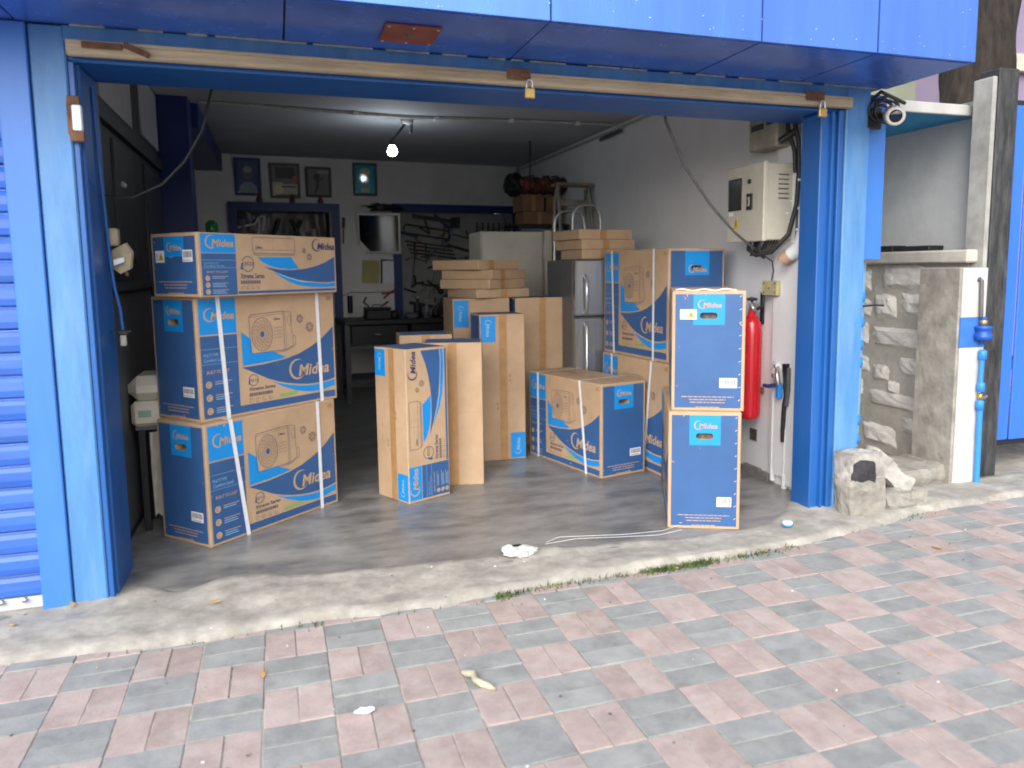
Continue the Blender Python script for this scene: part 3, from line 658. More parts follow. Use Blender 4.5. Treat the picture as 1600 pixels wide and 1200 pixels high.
for i, (ya, yb, z0, z1) in enumerate(stones):
    rn = random.Random(30+i); bm = bmesh.new(); bmesh.ops.create_grid(bm, x_segments=7, y_segments=5, size=.5)
    vs = []; fs = []
    for v in bm.verts:
        e = max(abs(v.co.x), abs(v.co.y))*2
        a = math.atan2(v.co.y, v.co.x); wob = 1+.13*noise.noise((math.cos(a)*2, math.sin(a)*2, i*3.1))
        vs.append((-.030*(1-max(0, e-.55)/.45)+rn.uniform(-.006, .006)-(0 if e < .95 else -.004), (yb-4.5)+(.5+v.co.x*wob*1.13)*(ya-yb), z0+(.5+v.co.y*wob*1.22)*(z1-z0)))
    bm.verts.index_update(); fs = [[v.index for v in f.verts] for f in bm.faces]; bm.free()
    m_ = MB(); m_.add(vs, fs, stone_m); m_.build('stone', wl)
t = thing('rendered_wall', 'tall grey rendered wall rising behind the low stone wall', 'wall', (4.31, 4.5, 0))
MB().box(0, .12, -.62, 3.0, 0, 2.36, render_g).build('wall_face', t); MB().box(-.012, .132, -.63, 3.0, 2.362, 2.39, concrete).build('coping', t)
t = thing('metal_sheet', 'thin dark metal sheet lying on the stone wall ledge', 'sheet', (4.17, 4.38, 1.455), R(2))
MB().box(-.07, .06, -.30, .0, -.010, .022, blackm, c=.004).box(-.075, .05, .005, .32, -.010, .030, blackm, c=.004).build('sheet', t)
t = thing('concrete_post', 'pale concrete post with a white painted front carrying a blue water pipe', 'post', (3.985, 3.76, 0))
MB().box(-.10, .105, -.155, .16, -.03, 1.33, concrete, c=.006).build('post_body', t)
f_ = MB(); f_.box(-.085, .104, -.1615, -.1565, 0, .845, white_p); f_.box(-.085, .104, -.1615, -.1565, 1.03, 1.327, white_p); f_.build('white_paint', t)
f_ = MB(); f_.box(-.090, .106, -.1635, -.1566, .847, 1.028, mat('blue_square_paint', (.04, .17, .55), .6, .1, 8, .1)); f_.build('blue_paint', t)
t = thing('water_pipe', 'blue water pipe and meter fixed to the white post front', 'pipe', (4.035, 3.575, 0))
MB().tube([(.035, 0, 0), (.03, 0, .3), (.028, 0, .50)], .017, bluepipe, 10).tube([(.020, 0, .60), (.022, 0, .80)], .015, bluepipe, 10).build('pipe', t)
MB().tube([(.0, .005, 1.03), (-.010, .005, 1.25), (-.014, .015, 1.262), (-.016, .03, 1.25)], .012, greycable, 8).build('riser', t)
for z in (.49, .60, .80): MB().lathe([(.0, z-.03), (.024, z-.028), (.024, z+.02), (.018, z+.03), (0, z+.03)], (.024, 0, 0), bluepipe, 10).build('coupling', t)
MB().lathe([(0, .865), (.016, .868), (.018, .89), (.05, .893), (.052, .925), (.044, .93), (.044, .955), (.05, .96), (.05, .975), (.018, .98), (.016, 1.03), (0, 1.032)], (.012, -.005, 0), mat('meter_blue', (.015, .09, .42), .4, .1, 10), 14).build('meter', t); MB().lathe([(.019, .983), (.022, .985), (.022, 1.01), (.018, 1.012)], (.012, -.005, 0), brass, 10).build('union', t)
MB().tube([(.024, 0, .53), (.06, .0, .535), (.085, .01, .54)], .010, steel, 8).lathe([(0, .52), (.015, .522), (.015, .56), (0, .562)], (.024, 0, 0), brass, 8).build('valve', t)
t = thing('gate_post', 'tall weathered black gate post left of the blue gate', 'post', (4.245, 3.74, 0), 0)
MB().box(-.075, .085, -.075, .08, -.03, 2.52, black_post, c=.008).build('post_body', t)
MB().box(-.11, -.077, -.065, .08, -.03, 2.47, mat('post_lit_side', (.40, .40, .38), .9, .15, 6, .3, d=.4), c=.006).build('lit_side', t)  # light on the post's left side, put in as a grey colour
t = thing('blue_gate', 'tall blue sheet metal gate in a black frame at the right edge', 'gate', (4.37, 3.80, 0))
q = MB()
for k in range(18): q.box(.03+.165*k, .03+.165*k+.158, -.012-.010*(k % 2), .004, .19, 2.34, mat('gate_blue', (.035, .16, .72), .4, .06, 3, .02, stretch=(2, 2, .4)))
for k in range(18):
    pass
gm_ = MB().box(0, .156, -.014, .004, .19, 2.34, mat('gate_blue', (.035, .16, .72)), c=.005).mesh('panel')
for k in range(18): place('panel', gm_, t, (.03+.165*k, -.008*(k % 2), 0))
q = MB(); q.box(.0, 3.1, .006, .03, .15, .195, blackm); q.box(.0, 3.1, .006, .03, 2.335, 2.375, blackm); q.box(.0, .03, -.02, .03, .196, 2.334, blackm); q.build('frame', t)
# blue awning sheet in the side passage
t = thing('awning', 'blue corrugated plastic awning with a white front edge over the side passage', 'awning', (3.75, 4.4, 2.295))
q = MB(); n = 44; vs = []
for i in range(n+1):
    x = -.60+1.18*i/n
    for y in (-.50, 1.2): vs.append((x, y, .010*math.sin(i*math.pi/2)))
q.add(vs, [(2*i, 2*i+2, 2*i+3, 2*i+1) for i in range(n)], mat('awning_blue', (.02, .30, .62), .35, .08, 4, d=.3, dcol=(.03, .15, .3))); q.build('corrugated_sheet', t)
MB().box(-.62, .60, -.53, -.505, -.02, .045, white_p, c=.004).build('front_edge', t)
# broken concrete by the pillar
t = thing('concrete_block', 'rough concrete lump with a black tar patch at the foot of the right pillar', 'block', (2.98, 3.38, 0))
MB().rough(-.11, .13, -.08, .055, -.03, .19, concrete, 6, .022, 1).build('lower_lump', t); MB().rough(-.10, .12, -.065, .05, .15, .335, mat('black_smear', (.40, .38, .35), .88, .15, 7, .4, d=1., dcol=(.035, .035, .04), dscale=5), 6, .018, 2).build('upper_lump', t); MB().rough(-.085, .045, -.088, -.05, .15, .29, mat('tar_black', (.04, .04, .045), .85, .3, 8, .4), 6, .02, 11).build('tar_patch', t)
t = thing('white_rock', 'slanting white painted lump of broken concrete beside the right pillar', 'rock', (3.22, 3.42, .0))
q = MB(); q.rough(-.165, .165, -.05, .05, -.055, .055, mat('rock_white', (.46, .445, .415), .85, .1, 6, .4, d=.7, dcol=(.34, .31, .26), dscale=7), 9, .022, 7); MR = Matrix.Translation((.01, .01, .19)) @ Matrix.Rotation(R(40), 4, 'Y'); q.v = [tuple(MR @ Vector(v)) for v in q.v]; q.build('rock', t)
t = thing('rubble_lump', 'grey rubble lump lying below the white painted rock', 'rubble', (3.27, 3.36, .04))
MB().rough(-.14, .13, -.05, .05, -.06, .05, concrete, 7, .03, 5).build('lump', t)
t = thing('broken_slab', 'flat broken concrete slab lying at the foot of the stone wall', 'slab', (3.66, 3.78, 0), R(8))
q = MB(); q.rough(-.26, .26, -.16, .16, -.01, .11, concrete, 7, .018, 9); q.build('slab', t)
# riser pipes against the pillar
t = thing('pipe_bundle', 'vertical grey pipe with bright blue fittings against the right pillar', 'pipe', (3.10, 3.56, 0))
MB().tube([(.0, 0, .30), (.006, 0, .9), (.012, 0, 1.37)], .013, blackm, 8).tube([(.05, .05, .30), (.055, .05, 1.37)], .028, mat('pale_pipe', (.22, .42, .62), .5, .15, 6, d=.4, dcol=(.5, .45, .38)), 10).build('pipe', t)
for z in (1.17, 1.03, .90, .80, .47, .36):
    MB().lathe([(0, z-.03), (.026, z-.028), (.03, z), (.026, z+.028), (0, z+.03)], (.004, -.01, 0), bluepipe, 10).build('fitting', t)
MB().tube([(.02, -.02, 1.12), (.10, -.03, 1.125), (.16, -.02, 1.12)], .006, blackm, 6).build('spike', t)
# trees and neighbours behind the wall
tr = thing('street_tree', 'thick dark tree trunk rising behind the wall at the upper right', 'tree', (5.75, 5.6, 0))
pts = [(.12, 0, 0), (.2, 0, .8), (.28, 0, 1.9), (.36, .02, 2.8), (.40, .05, 3.5), (.62, .05, 4.5), (.85, .1, 5.6)]
q = MB(); seg = 18; vs = []
for i, p in enumerate(pts*1):
    pass
fine = []
for i in range(len(pts)-1):
    for k in range(6):
        f = k/6; fine.append([pts[i][j]+(pts[i+1][j]-pts[i][j])*f for j in range(3)])
for i, p in enumerate(fine):
    r0_ = .33-.08*i/len(fine)
    for k in range(seg):
        a = 2*math.pi*k/seg; rr = r0_*(1+.16*noise.noise((math.cos(a)*2, math.sin(a)*2, p[2]*.9))+.10*noise.noise((math.cos(a)*5, math.sin(a)*5, p[2]*3)))
        vs.append((p[0]+rr*math.cos(a), p[1]+rr*math.sin(a), p[2]))
q.add(vs, [(i*seg+k, i*seg+(k+1) % seg, (i+1)*seg+(k+1) % seg, (i+1)*seg+k) for i in range(len(fine)-1) for k in range(seg)], bark, True); q.build('trunk', tr)
q = MB(); rn = random.Random(6)
for (dx, dy, dz) in ((-1.2, .9, 1.6), (1.5, .4, 1.9), (.2, 1.8, 1.7), (.6, -.5, 2.4), (-.3, 1.2, 2.6)):
    q.tube([(.85, .08, 4.6), (.85+dx*.4, .08+dy*.4, 4.6+dz*.6), (.85+dx, .08+dy, 4.6+dz)], [.14, .09, .04], bark, 8)
q.build('limb', tr)
q = MB()
for c in range(130):
    cx, cy, cz = rn.gauss(.9, 1.0), rn.gauss(.9, .9), rn.gauss(7.0, .6)
    for k in range(26):
        x, y, z = cx+rn.gauss(0, .24), cy+rn.gauss(0, .24), cz+rn.gauss(0, .18); a = rn.uniform(0, 6.28); l = rn.uniform(.05, .10); b = rn.uniform(-.6, .6)
        q.add([(x, y, z), (x+l*math.cos(a+.4), y+l*math.sin(a+.4), z+b*l*.5), (x+1.8*l*math.cos(a), y+1.8*l*math.sin(a), z+b*l), (x+l*math.cos(a-.4), y+l*math.sin(a-.4), z+b*l*.5)], [(0, 1, 2, 3)], leaf_m)
q.build('crown', tr)
t = thing('neighbour_house', 'pale sage green house wall seen behind the tree', 'house', (9.0, 10.2, 0))
MB().box(-4.5, 1.2, 0, 5, 0, 5.2, sage).build('wall', t); MB().box(-4.6, 1.25, -.05, -.002, 3.3, 3.36, white_p).build('string_course', t)
t = thing('mauve_house', 'mauve painted house with a cream ledge at the top right corner', 'house', (12.2, 8.6, 0))
MB().box(-2.35, 2.5, 0, 6, 0, 8.0, mauve).build('wall', t); MB().box(-2.45, 2.5, -.12, -.002, 4.05, 4.28, mat('cream_ledge', (.6, .55, .45), .8, .1, 4)).build('ledge', t)
# camera on the right pillar
t = thing('security_camera', 'white bullet security camera on a dark bracket beside the right pillar top', 'camera', (3.06, 3.43, 2.13))
D = Matrix.Translation((-.03, -.16, -.025)) @ Matrix.Scale(1.45, 4) @ Matrix.Rotation(R(-38), 4, 'Z') @ Matrix.Rotation(R(12), 4, 'X')
MB().lathe([(0, -.05), (.026, -.05), (.032, -.048), (.033, -.03), (.034, .075), (.028, .085), (0, .086)], (0, 0, 0), mat('camera_white', (.62, .58, .48), .4, .05, 10), 18, 'y', D).build('housing', t)
MB().lathe([(0, -.052), (.020, -.0525), (.022, -.0505)], (0, 0, 0), mat('lens_glass', (.008, .008, .03), .08, .02, 10), 16, 'y', D).build('lens', t)
MB().tube([(-.01, -.08, -.02), (.02, -.0, .01), (.02, .03, .03)], .014, blackm, 8).box(-.05, .05, .012, .04, -.06, .05, blackm, c=.006).build('bracket', t)
t = thing('cable_coil', 'messy coil of black cable behind the security camera', 'cable', (3.10, 3.47, 2.165))
q = MB(); rn = random.Random(13)
for k in range(7):
    rr = rn.uniform(.05, .085); ox, oz = rn.uniform(-.02, .03), rn.uniform(-.02, .02); tl = rn.uniform(-.3, .3)
    q.tube([(ox+rr*math.cos(a*.35), -.03+.02*tl*math.sin(a*.35)-.004*k, oz+rr*.75*math.sin(a*.35)) for a in range(19)], .006, rubber, 6)
q.tube([(-.06, -.01, .05), (.0, -.02, .10), (.1, .0, .08), (.2, .02, .06)], .010, rubber, 6)
q.build('coil', t)
# =================================================================== CARTONS
GL = 'cartons in the left stack'; GR = 'cartons on the right'; GC = 'tall cartons in the middle'
HO = (.182, .488, .088, .032)
endH = lambda **k: (lambda a: art_end(a, HO, **k))
endP = lambda **k: (lambda a: art_end(a, None, **k))
navy_top = lambda a: a.rect(.012, a.W-.012, .012, a.H-.012, navy, 1)
def out(label, group, x, y, z, yaw, long_right, straps=None, end=None, w=.872, d=.364, h=.613):
    H2 = (d/2, h-.125, .088, .032); e = end or {}
    efn = lambda a: art_end(a, H2, **e); bfn = lambda a: art_end(a, None)
    if long_right: return carton(label, group, x, y, z, yaw, w, d, h, {'R': art_outdoor, 'L': efn, 'B': art_outdoor, 'S': bfn}, {'L': H2}, straps, strap_on='R')
    return carton(label, group, x, y, z, yaw, d, w, h, {'L': art_outdoor, 'R': efn, 'S': art_outdoor, 'B': bfn}, {'R': H2}, straps, strap_on='L')
def tape_top(t, w, d, h, along_x=True):
    if along_x: bx('packing_tape', t, .004, w-.004, d/2-.03, d/2+.03, h+.0003, h+.0012, tape)
    else: bx('packing_tape', t, w/2-.03, w/2+.03, .004, d-.004, h+.0003, h+.0012, tape)
t = out('bottom outdoor unit carton of the left stack, on the floor with slanting white straps', GL, -.368, 3.964, 0, 42.0, True, [(.150, .225), (.735, .74)])
t = out('middle carton of the left stack, between the bottom one and the long low one', GL, -.381, 4.024, .613, 38.7, True, [(.120, .150), (.745, .755)])
t = carton('long low indoor unit carton lying on top of the left stack', GL, -.345, 3.93, 1.2265, 41.0, .878, .352, .304,
           {'R': art_indoor, 'L': lambda a: art_end(a, None, bar=(.69, .90, .55), wrn=(.035, .105, .165, .222), flat=True), 'B': art_indoor, 'S': lambda a: art_end(a, None, flat=True)})
tape_top(t, .878, .352, .304)
# right hand cartons
t = out('carton standing on the floor at the front right, its plain navy end facing the street', GR, 1.868, 3.474, 0, -25.5, False, None, {'bar': (.68, .88, .12), 'staples': True})
t5 = out('upper carton of the front right stack, with a yellow warning sticker beside its hand hole', GR, 1.898, 3.505, .6135, -27.5, False, None, {'staples': True, 'bar': (.66, .90, .10), 'wrn': (.040, .122, .470, .520)})
q = MB(); q.tube([(-.004, .02+.012*i, .6135+.006*math.sin(i*.7)) if False else (.02+.016*i, .06+.03*math.sin(i*.5), .617+.004*math.sin(i*.9)) for i in range(20)], .004, label_white, 6); q.build('loose_strap', t5)
t = out('carton standing alone in front of the steel fridge, two white straps over its top', GR, 1.915, 4.458, 0, 13.5, False, [(.125, .125), (.640, .715)])
tape_top(t, .364, .872, .613, False)
t = out('lower carton by the right wall, half hidden behind the single strapped carton', GR, 2.315, 4.30, 0, 3.9, False, [(.15, .15), (.70, .60)], None, .915, .39, .738)
t = out('upper carton against the right wall, its logo printed under the hand hole', GR, 2.345, 4.385, .7385, 4.0, False, [(.125, .16), (.70, .70)], {'low': True}, .873, .425, .730)
# tall indoor unit cartons stood on end
def kraft_side(a):
    a.rect(a.W*.04, a.W*.96, a.H*.515, a.H*.515+.0016, kraftd, 1)
t = carton('tall carton stood on end at the front of the middle group, printed side facing out', GC, .664, 4.338, 0, 26.6, .300, .311, .90,
           {'R': lambda a, pm, o, u, v, n, W_, H_: art_indoor(Art(pm, o, u, v, n, W_, H_, 1)), 'L': art_tabs, 'T': navy_top}, {}, None, [('L', .17, .027)])
t = carton('plain brown tall carton with a tape seam right behind the front printed one', GC, .824, 4.697, 0, -14.8, .367, .30, .90,
           {'R': kraft_side, 'S': lambda a, pm, o, u, v, n, W_, H_: art_indoor(Art(pm, o, u, v, n, W_, H_, 1)), 'T': navy_top}, {}, None, [('R', .183, .028)])
t = carton('navy topped carton mostly hidden behind the two front tall cartons', GC, .735, 5.02, 0, -4, .345, .30, .925, {'R': kraft_side, 'T': navy_top}, {}, None, [('R', .17, .027)])
t = carton('tall brown carton with blue tabs in two corners, left of the single strapped carton', GC, 1.311, 5.171, 0, -1.4, .324, .292, 1.037,
           {'R': art_tabs, 'L': lambda a: a.rect(.012, a.W-.012, .012, a.H-.012, navy, 1), 'T': navy_top}, {}, None, [('R', .165, .028)])
def tab_left(a):
    a.rect(.008, .118, a.H-.215, a.H-.014, cyan, 1); b = Art(a.mb, a.p(.008, a.H-.215, 0), a.u, a.v, a.n, .11, .2, 3); b.logo(.04, .03, .045, cyanl, 2); a.rect(.122, .125, .01, a.H-.01, kraftd, 1)
t = carton('brown carton with one blue tab standing under the pile of flat cartons', GC, 1.219, 5.600, 0, 0, .437, .35, 1.135, {'R': tab_left, 'T': navy_top}, {}, None)
t = carton('wide plain brown carton with a tape seam, left of the steel fridge', GC, 1.690, 5.561, 0, 0, .421, .36, 1.132, {'R': kraft_side, 'T': navy_top, 'L': navy_top}, {}, None, [('R', .215, .026)])
# flat bracket cartons
def flat(label, group, x, y, z, yaw, w, d, h, tp):
    t = carton(label, group, x, y, z, yaw, w, d, h, {}, {}, None, [('R', w*tp, .028)], name='flat_carton', cat='flat carton')
    s = MB(); s.box(.004, w-.004, d/2-.002, d/2+.002, h+.0002, h+.0008, kraftd); s.build('seam', t)
GF = 'flat cartons piled in the middle'; GG = 'flat cartons on the steel fridge'
flat('lowest flat carton of the middle pile, resting on the tall brown cartons', GF, 1.385, 5.52, 1.1365, 19, .48, .42, .066, .5)
flat('second flat carton from the bottom of the middle pile', GF, 1.480, 5.515, 1.2035, 39, .47, .47, .070, .35)
flat('third flat carton from the bottom of the middle pile, just below the topmost', GF, 1.500, 5.52, 1.2745, 40, .47, .47, .071, .30)
flat('topmost flat carton of the middle pile, in front of the cream cabinet', GF, 1.405, 5.54, 1.3465, 34, .475, .475, .072, .3)
flat('lowest flat carton of the three on the steel fridge', GG, 2.150, 5.36, 1.4165, 5, .46, .36, .072, .4)
flat('middle flat carton of the three on the steel fridge', GG, 2.145, 5.355, 1.4895, 6, .46, .44, .073, .45)
flat('topmost flat carton of the three on the steel fridge', GG, 2.125, 5.355, 1.5635, 6, .455, .45, .073, .45)

# =================================================================== RIGHT WALL
t = thing('steel_fridge', 'two door steel fridge with long handles standing behind the right hand cartons', 'fridge', (2.065, 5.30, 0))
bx('cabinet', t, 0, .55, .045, .60, .02, 1.413, mat('fridge_side', (.10, .105, .11), .4, .08, 6, .03), .006)
for (z0, z1) in ((.04, .988), (1.0, 1.412)): bx('door', t, .004, .546, -.02, .042, z0, z1, steel, .012)
for (z0, z1) in ((.30, .95), (1.02, 1.30)): MB().tube([(.075, -.02, z0), (.075, -.055, z0+.03), (.075, -.058, (z0+z1)/2), (.075, -.055, z1-.03), (.075, -.02, z1)], .012, alu, 8).build('handle', t)
for x in (.05, .5): bx('foot', t, x-.02, x+.02, .08, .12, 0, .02, blackm)
t = thing('cream_cabinet', 'tall cream enamel cabinet door behind the pile of flat cartons', 'cabinet', (1.73, 6.70, 0), R(-2))
bx('cabinet', t, 0, .65, .03, .55, 0, 1.685, cream, .008); bx('door', t, .004, .565, -.005, .028, .06, 1.680, mat('cream_door', (.56, .54, .47), .4, .06, 3, .02, d=.3, dcol=(.4, .37, .3)), .006)
bx('door_edge', t, .580, .648, -.03, .028, .06, 1.695, cream, .006); bx('hinge', t, .566, .579, -.01, .025, 1.45, 1.56, alu)
t = thing('step_ladder', 'weathered aluminium step ladder leaning open by the right wall at the back', 'ladder', (2.69, 6.9, 0))
ld = mat('ladder_metal', (.35, .34, .30), .5, .15, 8, .05, metal=.4, d=.5, dcol=(.2, .17, .13))
for s in (-1, 1):
    MB().tube([(s*.20, -.42, 0), (s*.155, .02, 2.12)], .018, ld, 6).build('stile', t)
    MB().tube([(s*.19, .46, 0), (s*.15, .08, 2.10)], .014, ld, 6).build('rear_leg', t)
for k in range(7):
    z = .28+.285*k; f = z/2.12; y = -.42+.44*f; w_ = .20-.045*f
    MB().box(-w_, w_, y-.01, y+.085, z-.022, z, ld, c=.003).box(-w_, w_, y-.012, y+.0-.003, z-.055, z-.0225, ld).build('tread', t)
bx('platform', t, -.18, .19, -.02, .16, 2.125, 2.15, ld, .004)
MB().box(.07, .12, -.024, -.0205, 2.128, 2.147, mat('orange_mark', (.7, .25, .03), .6)).build('orange_label', t)
t = thing('tube_trolley', 'folded trolley of two bent chrome tubes behind the flat cartons on the fridge', 'trolley', (2.52, 6.45, 0))
for (x0, x1, y, zt) in ((-.15, .14, .12, 1.86), (-.03, .235, -.02, 1.905)):
    pts = [(x0, y, .05), (x0, y, zt-.13), (x0+.012, y, zt-.06), (x0+.05, y, zt-.012), (x0+.10, y, zt), (x1-.10, y, zt), (x1-.05, y, zt-.012), (x1-.012, y, zt-.06), (x1, y, zt-.13), (x1, y, .05)]
    MB().tube(pts, .013, alu, 10).build('hoop', t)
bx('base_plate', t, -.18, .26, -.16, .16, .02, .05, ld, .004)
for x in (-.16, .24): MB().lathe([(0, -.02), (.05, -.02), (.05, .02), (0, .02)], (x, .15, .051), blackm, 14, 'x').build('wheel', t)
# rack in the far corner
t = thing('corner_rack', 'dark steel rack in the far right corner holding old cartons', 'rack', (2.60, 7.75, 0))
for x in (-.25, .25):
    for y in (-.2, .2): bx('upright', t, x-.015, x+.015, y-.015, y+.015, 0, 1.78, blackm)
for z in (.6, 1.2, 1.785): bx('shelf', t, -.28, .28, -.22, .22, z, z+.02, blackm)
oldk = mat('old_carton', (.26, .14, .08), .8, .15, 5, .1, d=.4, dcol=(.14, .09, .07))
GO = 'old cartons on the corner rack'
for (lab, x, y, z, w, d, h, yaw) in (('lower dark brown old carton on the corner rack', -.19, -.15, 1.8055, .34, .30, .13, 0), ('upper dark brown old carton on the corner rack, behind the ladder', -.20, -.15, 1.936, .24, .28, .17, 4), ('small brown old carton on the corner rack seen through the ladder', .06, -.14, 1.936, .17, .25, .15, -3)):
    c_ = thing('old_carton', lab, 'carton', (2.60+x, 7.75+y, z), R(yaw), GO); bx('body', c_, 0, w, 0, d, 0, h, oldk, .006); bx('packing_tape', c_, w/2-.02, w/2+.02, -.0015, -.0002, .004, h-.004, tape)
c_ = thing('cloth_bundle', 'rust red cloth bundle with black straps lying on the old cartons', 'bundle', (2.63, 7.76, 2.215))
q = MB()
for k in range(9): q.blob((-.22+.058*k, 0, -.01+.004*(k % 3)), (.06, .16, .085+.01*(k % 2)), mat('bundle_cloth', (.20, .065, .045), .85, .2, 8, .3), 2, .08, 60+k)
q.build('bundle', c_); MB().blob((-.27, .02, .0), (.09, .17, .12), blackm, 3, .12, 5).build('black_bag', c_)
q = MB()
for x in (-.10, .06, .16): MB().tube([(x, -.15, -.08), (x+.01, -.17, .0), (x+.01, -.1, .085), (x, .05, .095)], .009, blackm, 6).build('strap', c_)
t = thing('hanging_rod', 'thin dark rod hanging from the ceiling above the corner rack', 'rod', (2.42, 7.4, 2.6))
MB().tube([(0, 0, 0), (.005, .01, -.2), (0, .02, -.36)], .008, blackm, 6).build('rod', t)
# electrics
t = thing('electric_cabinet', 'cream metal electrical cabinet with a dark window on the right wall', 'electric cabinet', (2.895, 4.05, 1.5))
bx('body', t, -.195, -.002, -.185, .185, 0, .44, cab_m, .006)
bx('door', t, -.225, -.197, -.192, .192, -.006, .447, cab_m, .005)
q = MB(); q.box(-.2285, -.2255, .032, .172, .185, .375, blackm, c=.001); q.box(-.2295, -.2287, .044, .160, .197, .363, mat('dark_window', (.05, .052, .055), .15, .1, 6)); q.build('window', t)
q = MB(); q.box(-.235, -.2255, -.085, -.028, .18, .275, blackm, c=.003); q.box(-.243, -.2355, -.070, -.043, .20, .255, mat('lock_grey', (.3, .3, .28), .4, .1, 10), c=.003); q.box(-.246, -.2435, -.06, -.053, .21, .24, blackm); q.build('lock', t)
MB().lathe([(0, -.236), (.012, -.235), (.014, -.2255)], (0, -.05, .345), blackm, 12, 'x').build('button', t)
q = MB(); q.prism([(-.2268, .112, .075), (-.2268, .058, .075), (-.2268, .085, .150)], (.001, 0, 0), yellow); q.box(-.2280, -.2271, .081, .089, .092, .125, blackm); q.build('warning_sign', t)
bx('paper_tag', t, -.2268, -.2256, .12, .165, .155, .178, label_white)
q = MB()
for k in range(6): q.box(-.125, -.055, -.190, -.1855, .235+.027*k, .243+.027*k, mat('louvre_dark', (.16, .15, .12), .6, .1, 20), c=.001)
q.build('louvre', t)
q = MB(); rn = random.Random(17)
for (x, z) in ((-.05, .10), (-.07, .15), (-.06, .03), (-.04, .22)): q.box(x, x+.02, -.1875, -.1855, z, z+.008, label_white)
q.build('paint_chip', t)
t = thing('meter_box', 'small grimy cream meter box above the electrical cabinet', 'meter box', (2.895, 4.05, 2.04))
bx('body', t, -.12, -.002, -.15, .13, 0, .20, mat('grimy_cream', (.42, .39, .31), .6, .15, 6, .1, d=.6, dcol=(.16, .13, .1)), .008)
q = MB(); q.box(-.124, -.1205, -.02, .10, .115, .15, blackm); q.box(-.124, -.1205, -.11, -.05, .13, .155, blackm); q.build('slot', t)
t = thing('junction_box', 'small yellowed junction box on the right wall below the cabinet', 'junction box', (2.895, 4.03, 1.17))
bx('body', t, -.055, -.002, -.08, .075, 0, .092, mat('yellowed_plastic', (.50, .45, .24), .6, .15, 10, .1, d=.4, dcol=(.25, .2, .1)), .006)
q = MB()
for (y, z) in ((-.06, .02), (.05, .02), (-.06, .075), (.05, .075), (0, .046)): q.lathe([(0, -.0575), (.006, -.057), (.007, -.0552)], (0, y, z), holem, 8, 'x')
q.build('screw', t)
t = thing('power_cables', 'bundle of black power cables running down beside the electrical cabinet', 'cable', (2.88, 3.86, 1.5))
q = MB()
q.tube([(-.06, .02, 1.0), (-.05, -.03, .70), (-.02, -.05, .56), (-.015, -.055, .40), (-.03, -.06, .20), (-.07, -.05, .03), (-.13, .03, -.07), (-.17, .12, -.085), (-.19, .17, -.05), (-.17, .19, .0)], .014, rubber, 8)
q.tube([(-.03, .0, 1.0), (-.02, -.04, .70), (.0, -.05, .50), (.002, -.05, .25), (.0, -.04, .0), (.0, -.04, -.06)], .018, mat('grey_sleeve', (.16, .16, .165), .6, .2, 8), 8)
q.tube([(-.085, .06, .98), (-.06, -.01, .62), (-.035, -.035, .50), (-.03, -.04, .38)], .012, rubber, 8)
q.tube([(-.10, .02, .56), (-.05, -.02, .60), (-.02, -.04, .62)], .02, rubber, 8)
q.build('cable', t)
q = MB()
for k in range(5):
    y = .10+.028*k
    q.tube([(-.16+.01*k, y, .0), (-.165+.01*k, y-.005, -.05), (-.16, y-.02, -.085), (-.14, y-.05, -.08), (-.10, y-.06, -.03), (-.08, y-.06, -.0)], .006, rubber, 6)
q.build('tail', t)
q = MB(); rn = random.Random(3)
for (z, y) in ((.33, -.07), (.05, -.07), (-.02, -.03), (.17, -.075)): q.box(-.03, -.005, y, y+.012, z, z+.014, label_white)
q.build('cable_tie', t)
t = thing('drooping_cable', 'grey cable drooping from the lintel down to the electrical cabinet', 'cable', (2.06, 3.90, 2.15))
MB().tube([(-.01, 0, .05), (.0, 0, -.01), (.12, .0, -.246), (.287, 0, -.453), (.458, .02, -.603), (.56, .05, -.66), (.66, .10, -.70), (.72, .14, -.735), (.76, .16, -.75)], .008, greycable, 8).build('cable', t)
t = thing('thin_wire', 'thin wire from the cabinet down to the yellowed junction box', 'wire', (2.885, 4.04, 1.45))
MB().tube([(-.12, .03, .0), (-.08, .02, -.03), (-.02, .0, -.07), (-.015, -.01, -.13), (-.02, .0, -.19)], .004, rubber, 6).build('wire', t)
t = thing('pvc_elbow', 'white plastic pipe elbow with a rusty end on the right wall by the jamb', 'pipe fitting', (2.86, 3.80, 1.40))
MB().tube([(.01, -.03, .14), (.0, -.03, .07), (-.015, -.01, .03), (-.035, .02, .01)], [.030, .036, .042, .040], pvc, 12).build('elbow', t)
MB().tube([(-.03, .015, .015), (-.06, .045, -.02), (-.065, .05, -.03)], [.040, .038, .03], mat('peach_plug', (.50, .32, .22), .7, .15, 10, d=.5, dcol=(.25, .12, .06)), 12).build('plug', t)
t = thing('fire_extinguisher', 'long red fire extinguisher hanging on the right wall', 'fire extinguisher', (2.815, 4.165, .385))
MB().lathe([(0, 0), (.05, .003), (.064, .02), (.066, .05), (.066, .55), (.060, .61), (.04, .645), (.024, .66), (.022, .69), (0, .69)], (0, 0, 0), red, 24).build('cylinder', t)
MB().lathe([(0, .69), (.017, .69), (.017, .735), (.0, .735)], (0, 0, 0), alu, 12).lathe([(0, 0), (.02, .002), (.02, .02), (0, .022)], (0, -.03, .705), alu, 12, 'y').build('valve', t)
MB().lathe([(0, .75), (.032, .752), (.034, .765), (.01, .772), (.008, .74)], (0, 0, 0), blackm, 12).build('hand_wheel', t)
bx('bracket', t, .068, .098, -.012, .012, .60, .80, blackm); bx('bracket', t, .066, .098, -.03, .03, .16, .20, rust)
MB().tube([(.01, -.04, .70), (.03, -.07, .72), (.045, -.06, .80), (.05, -.05, .83)], .010, blackm, 8).build('hose', t)
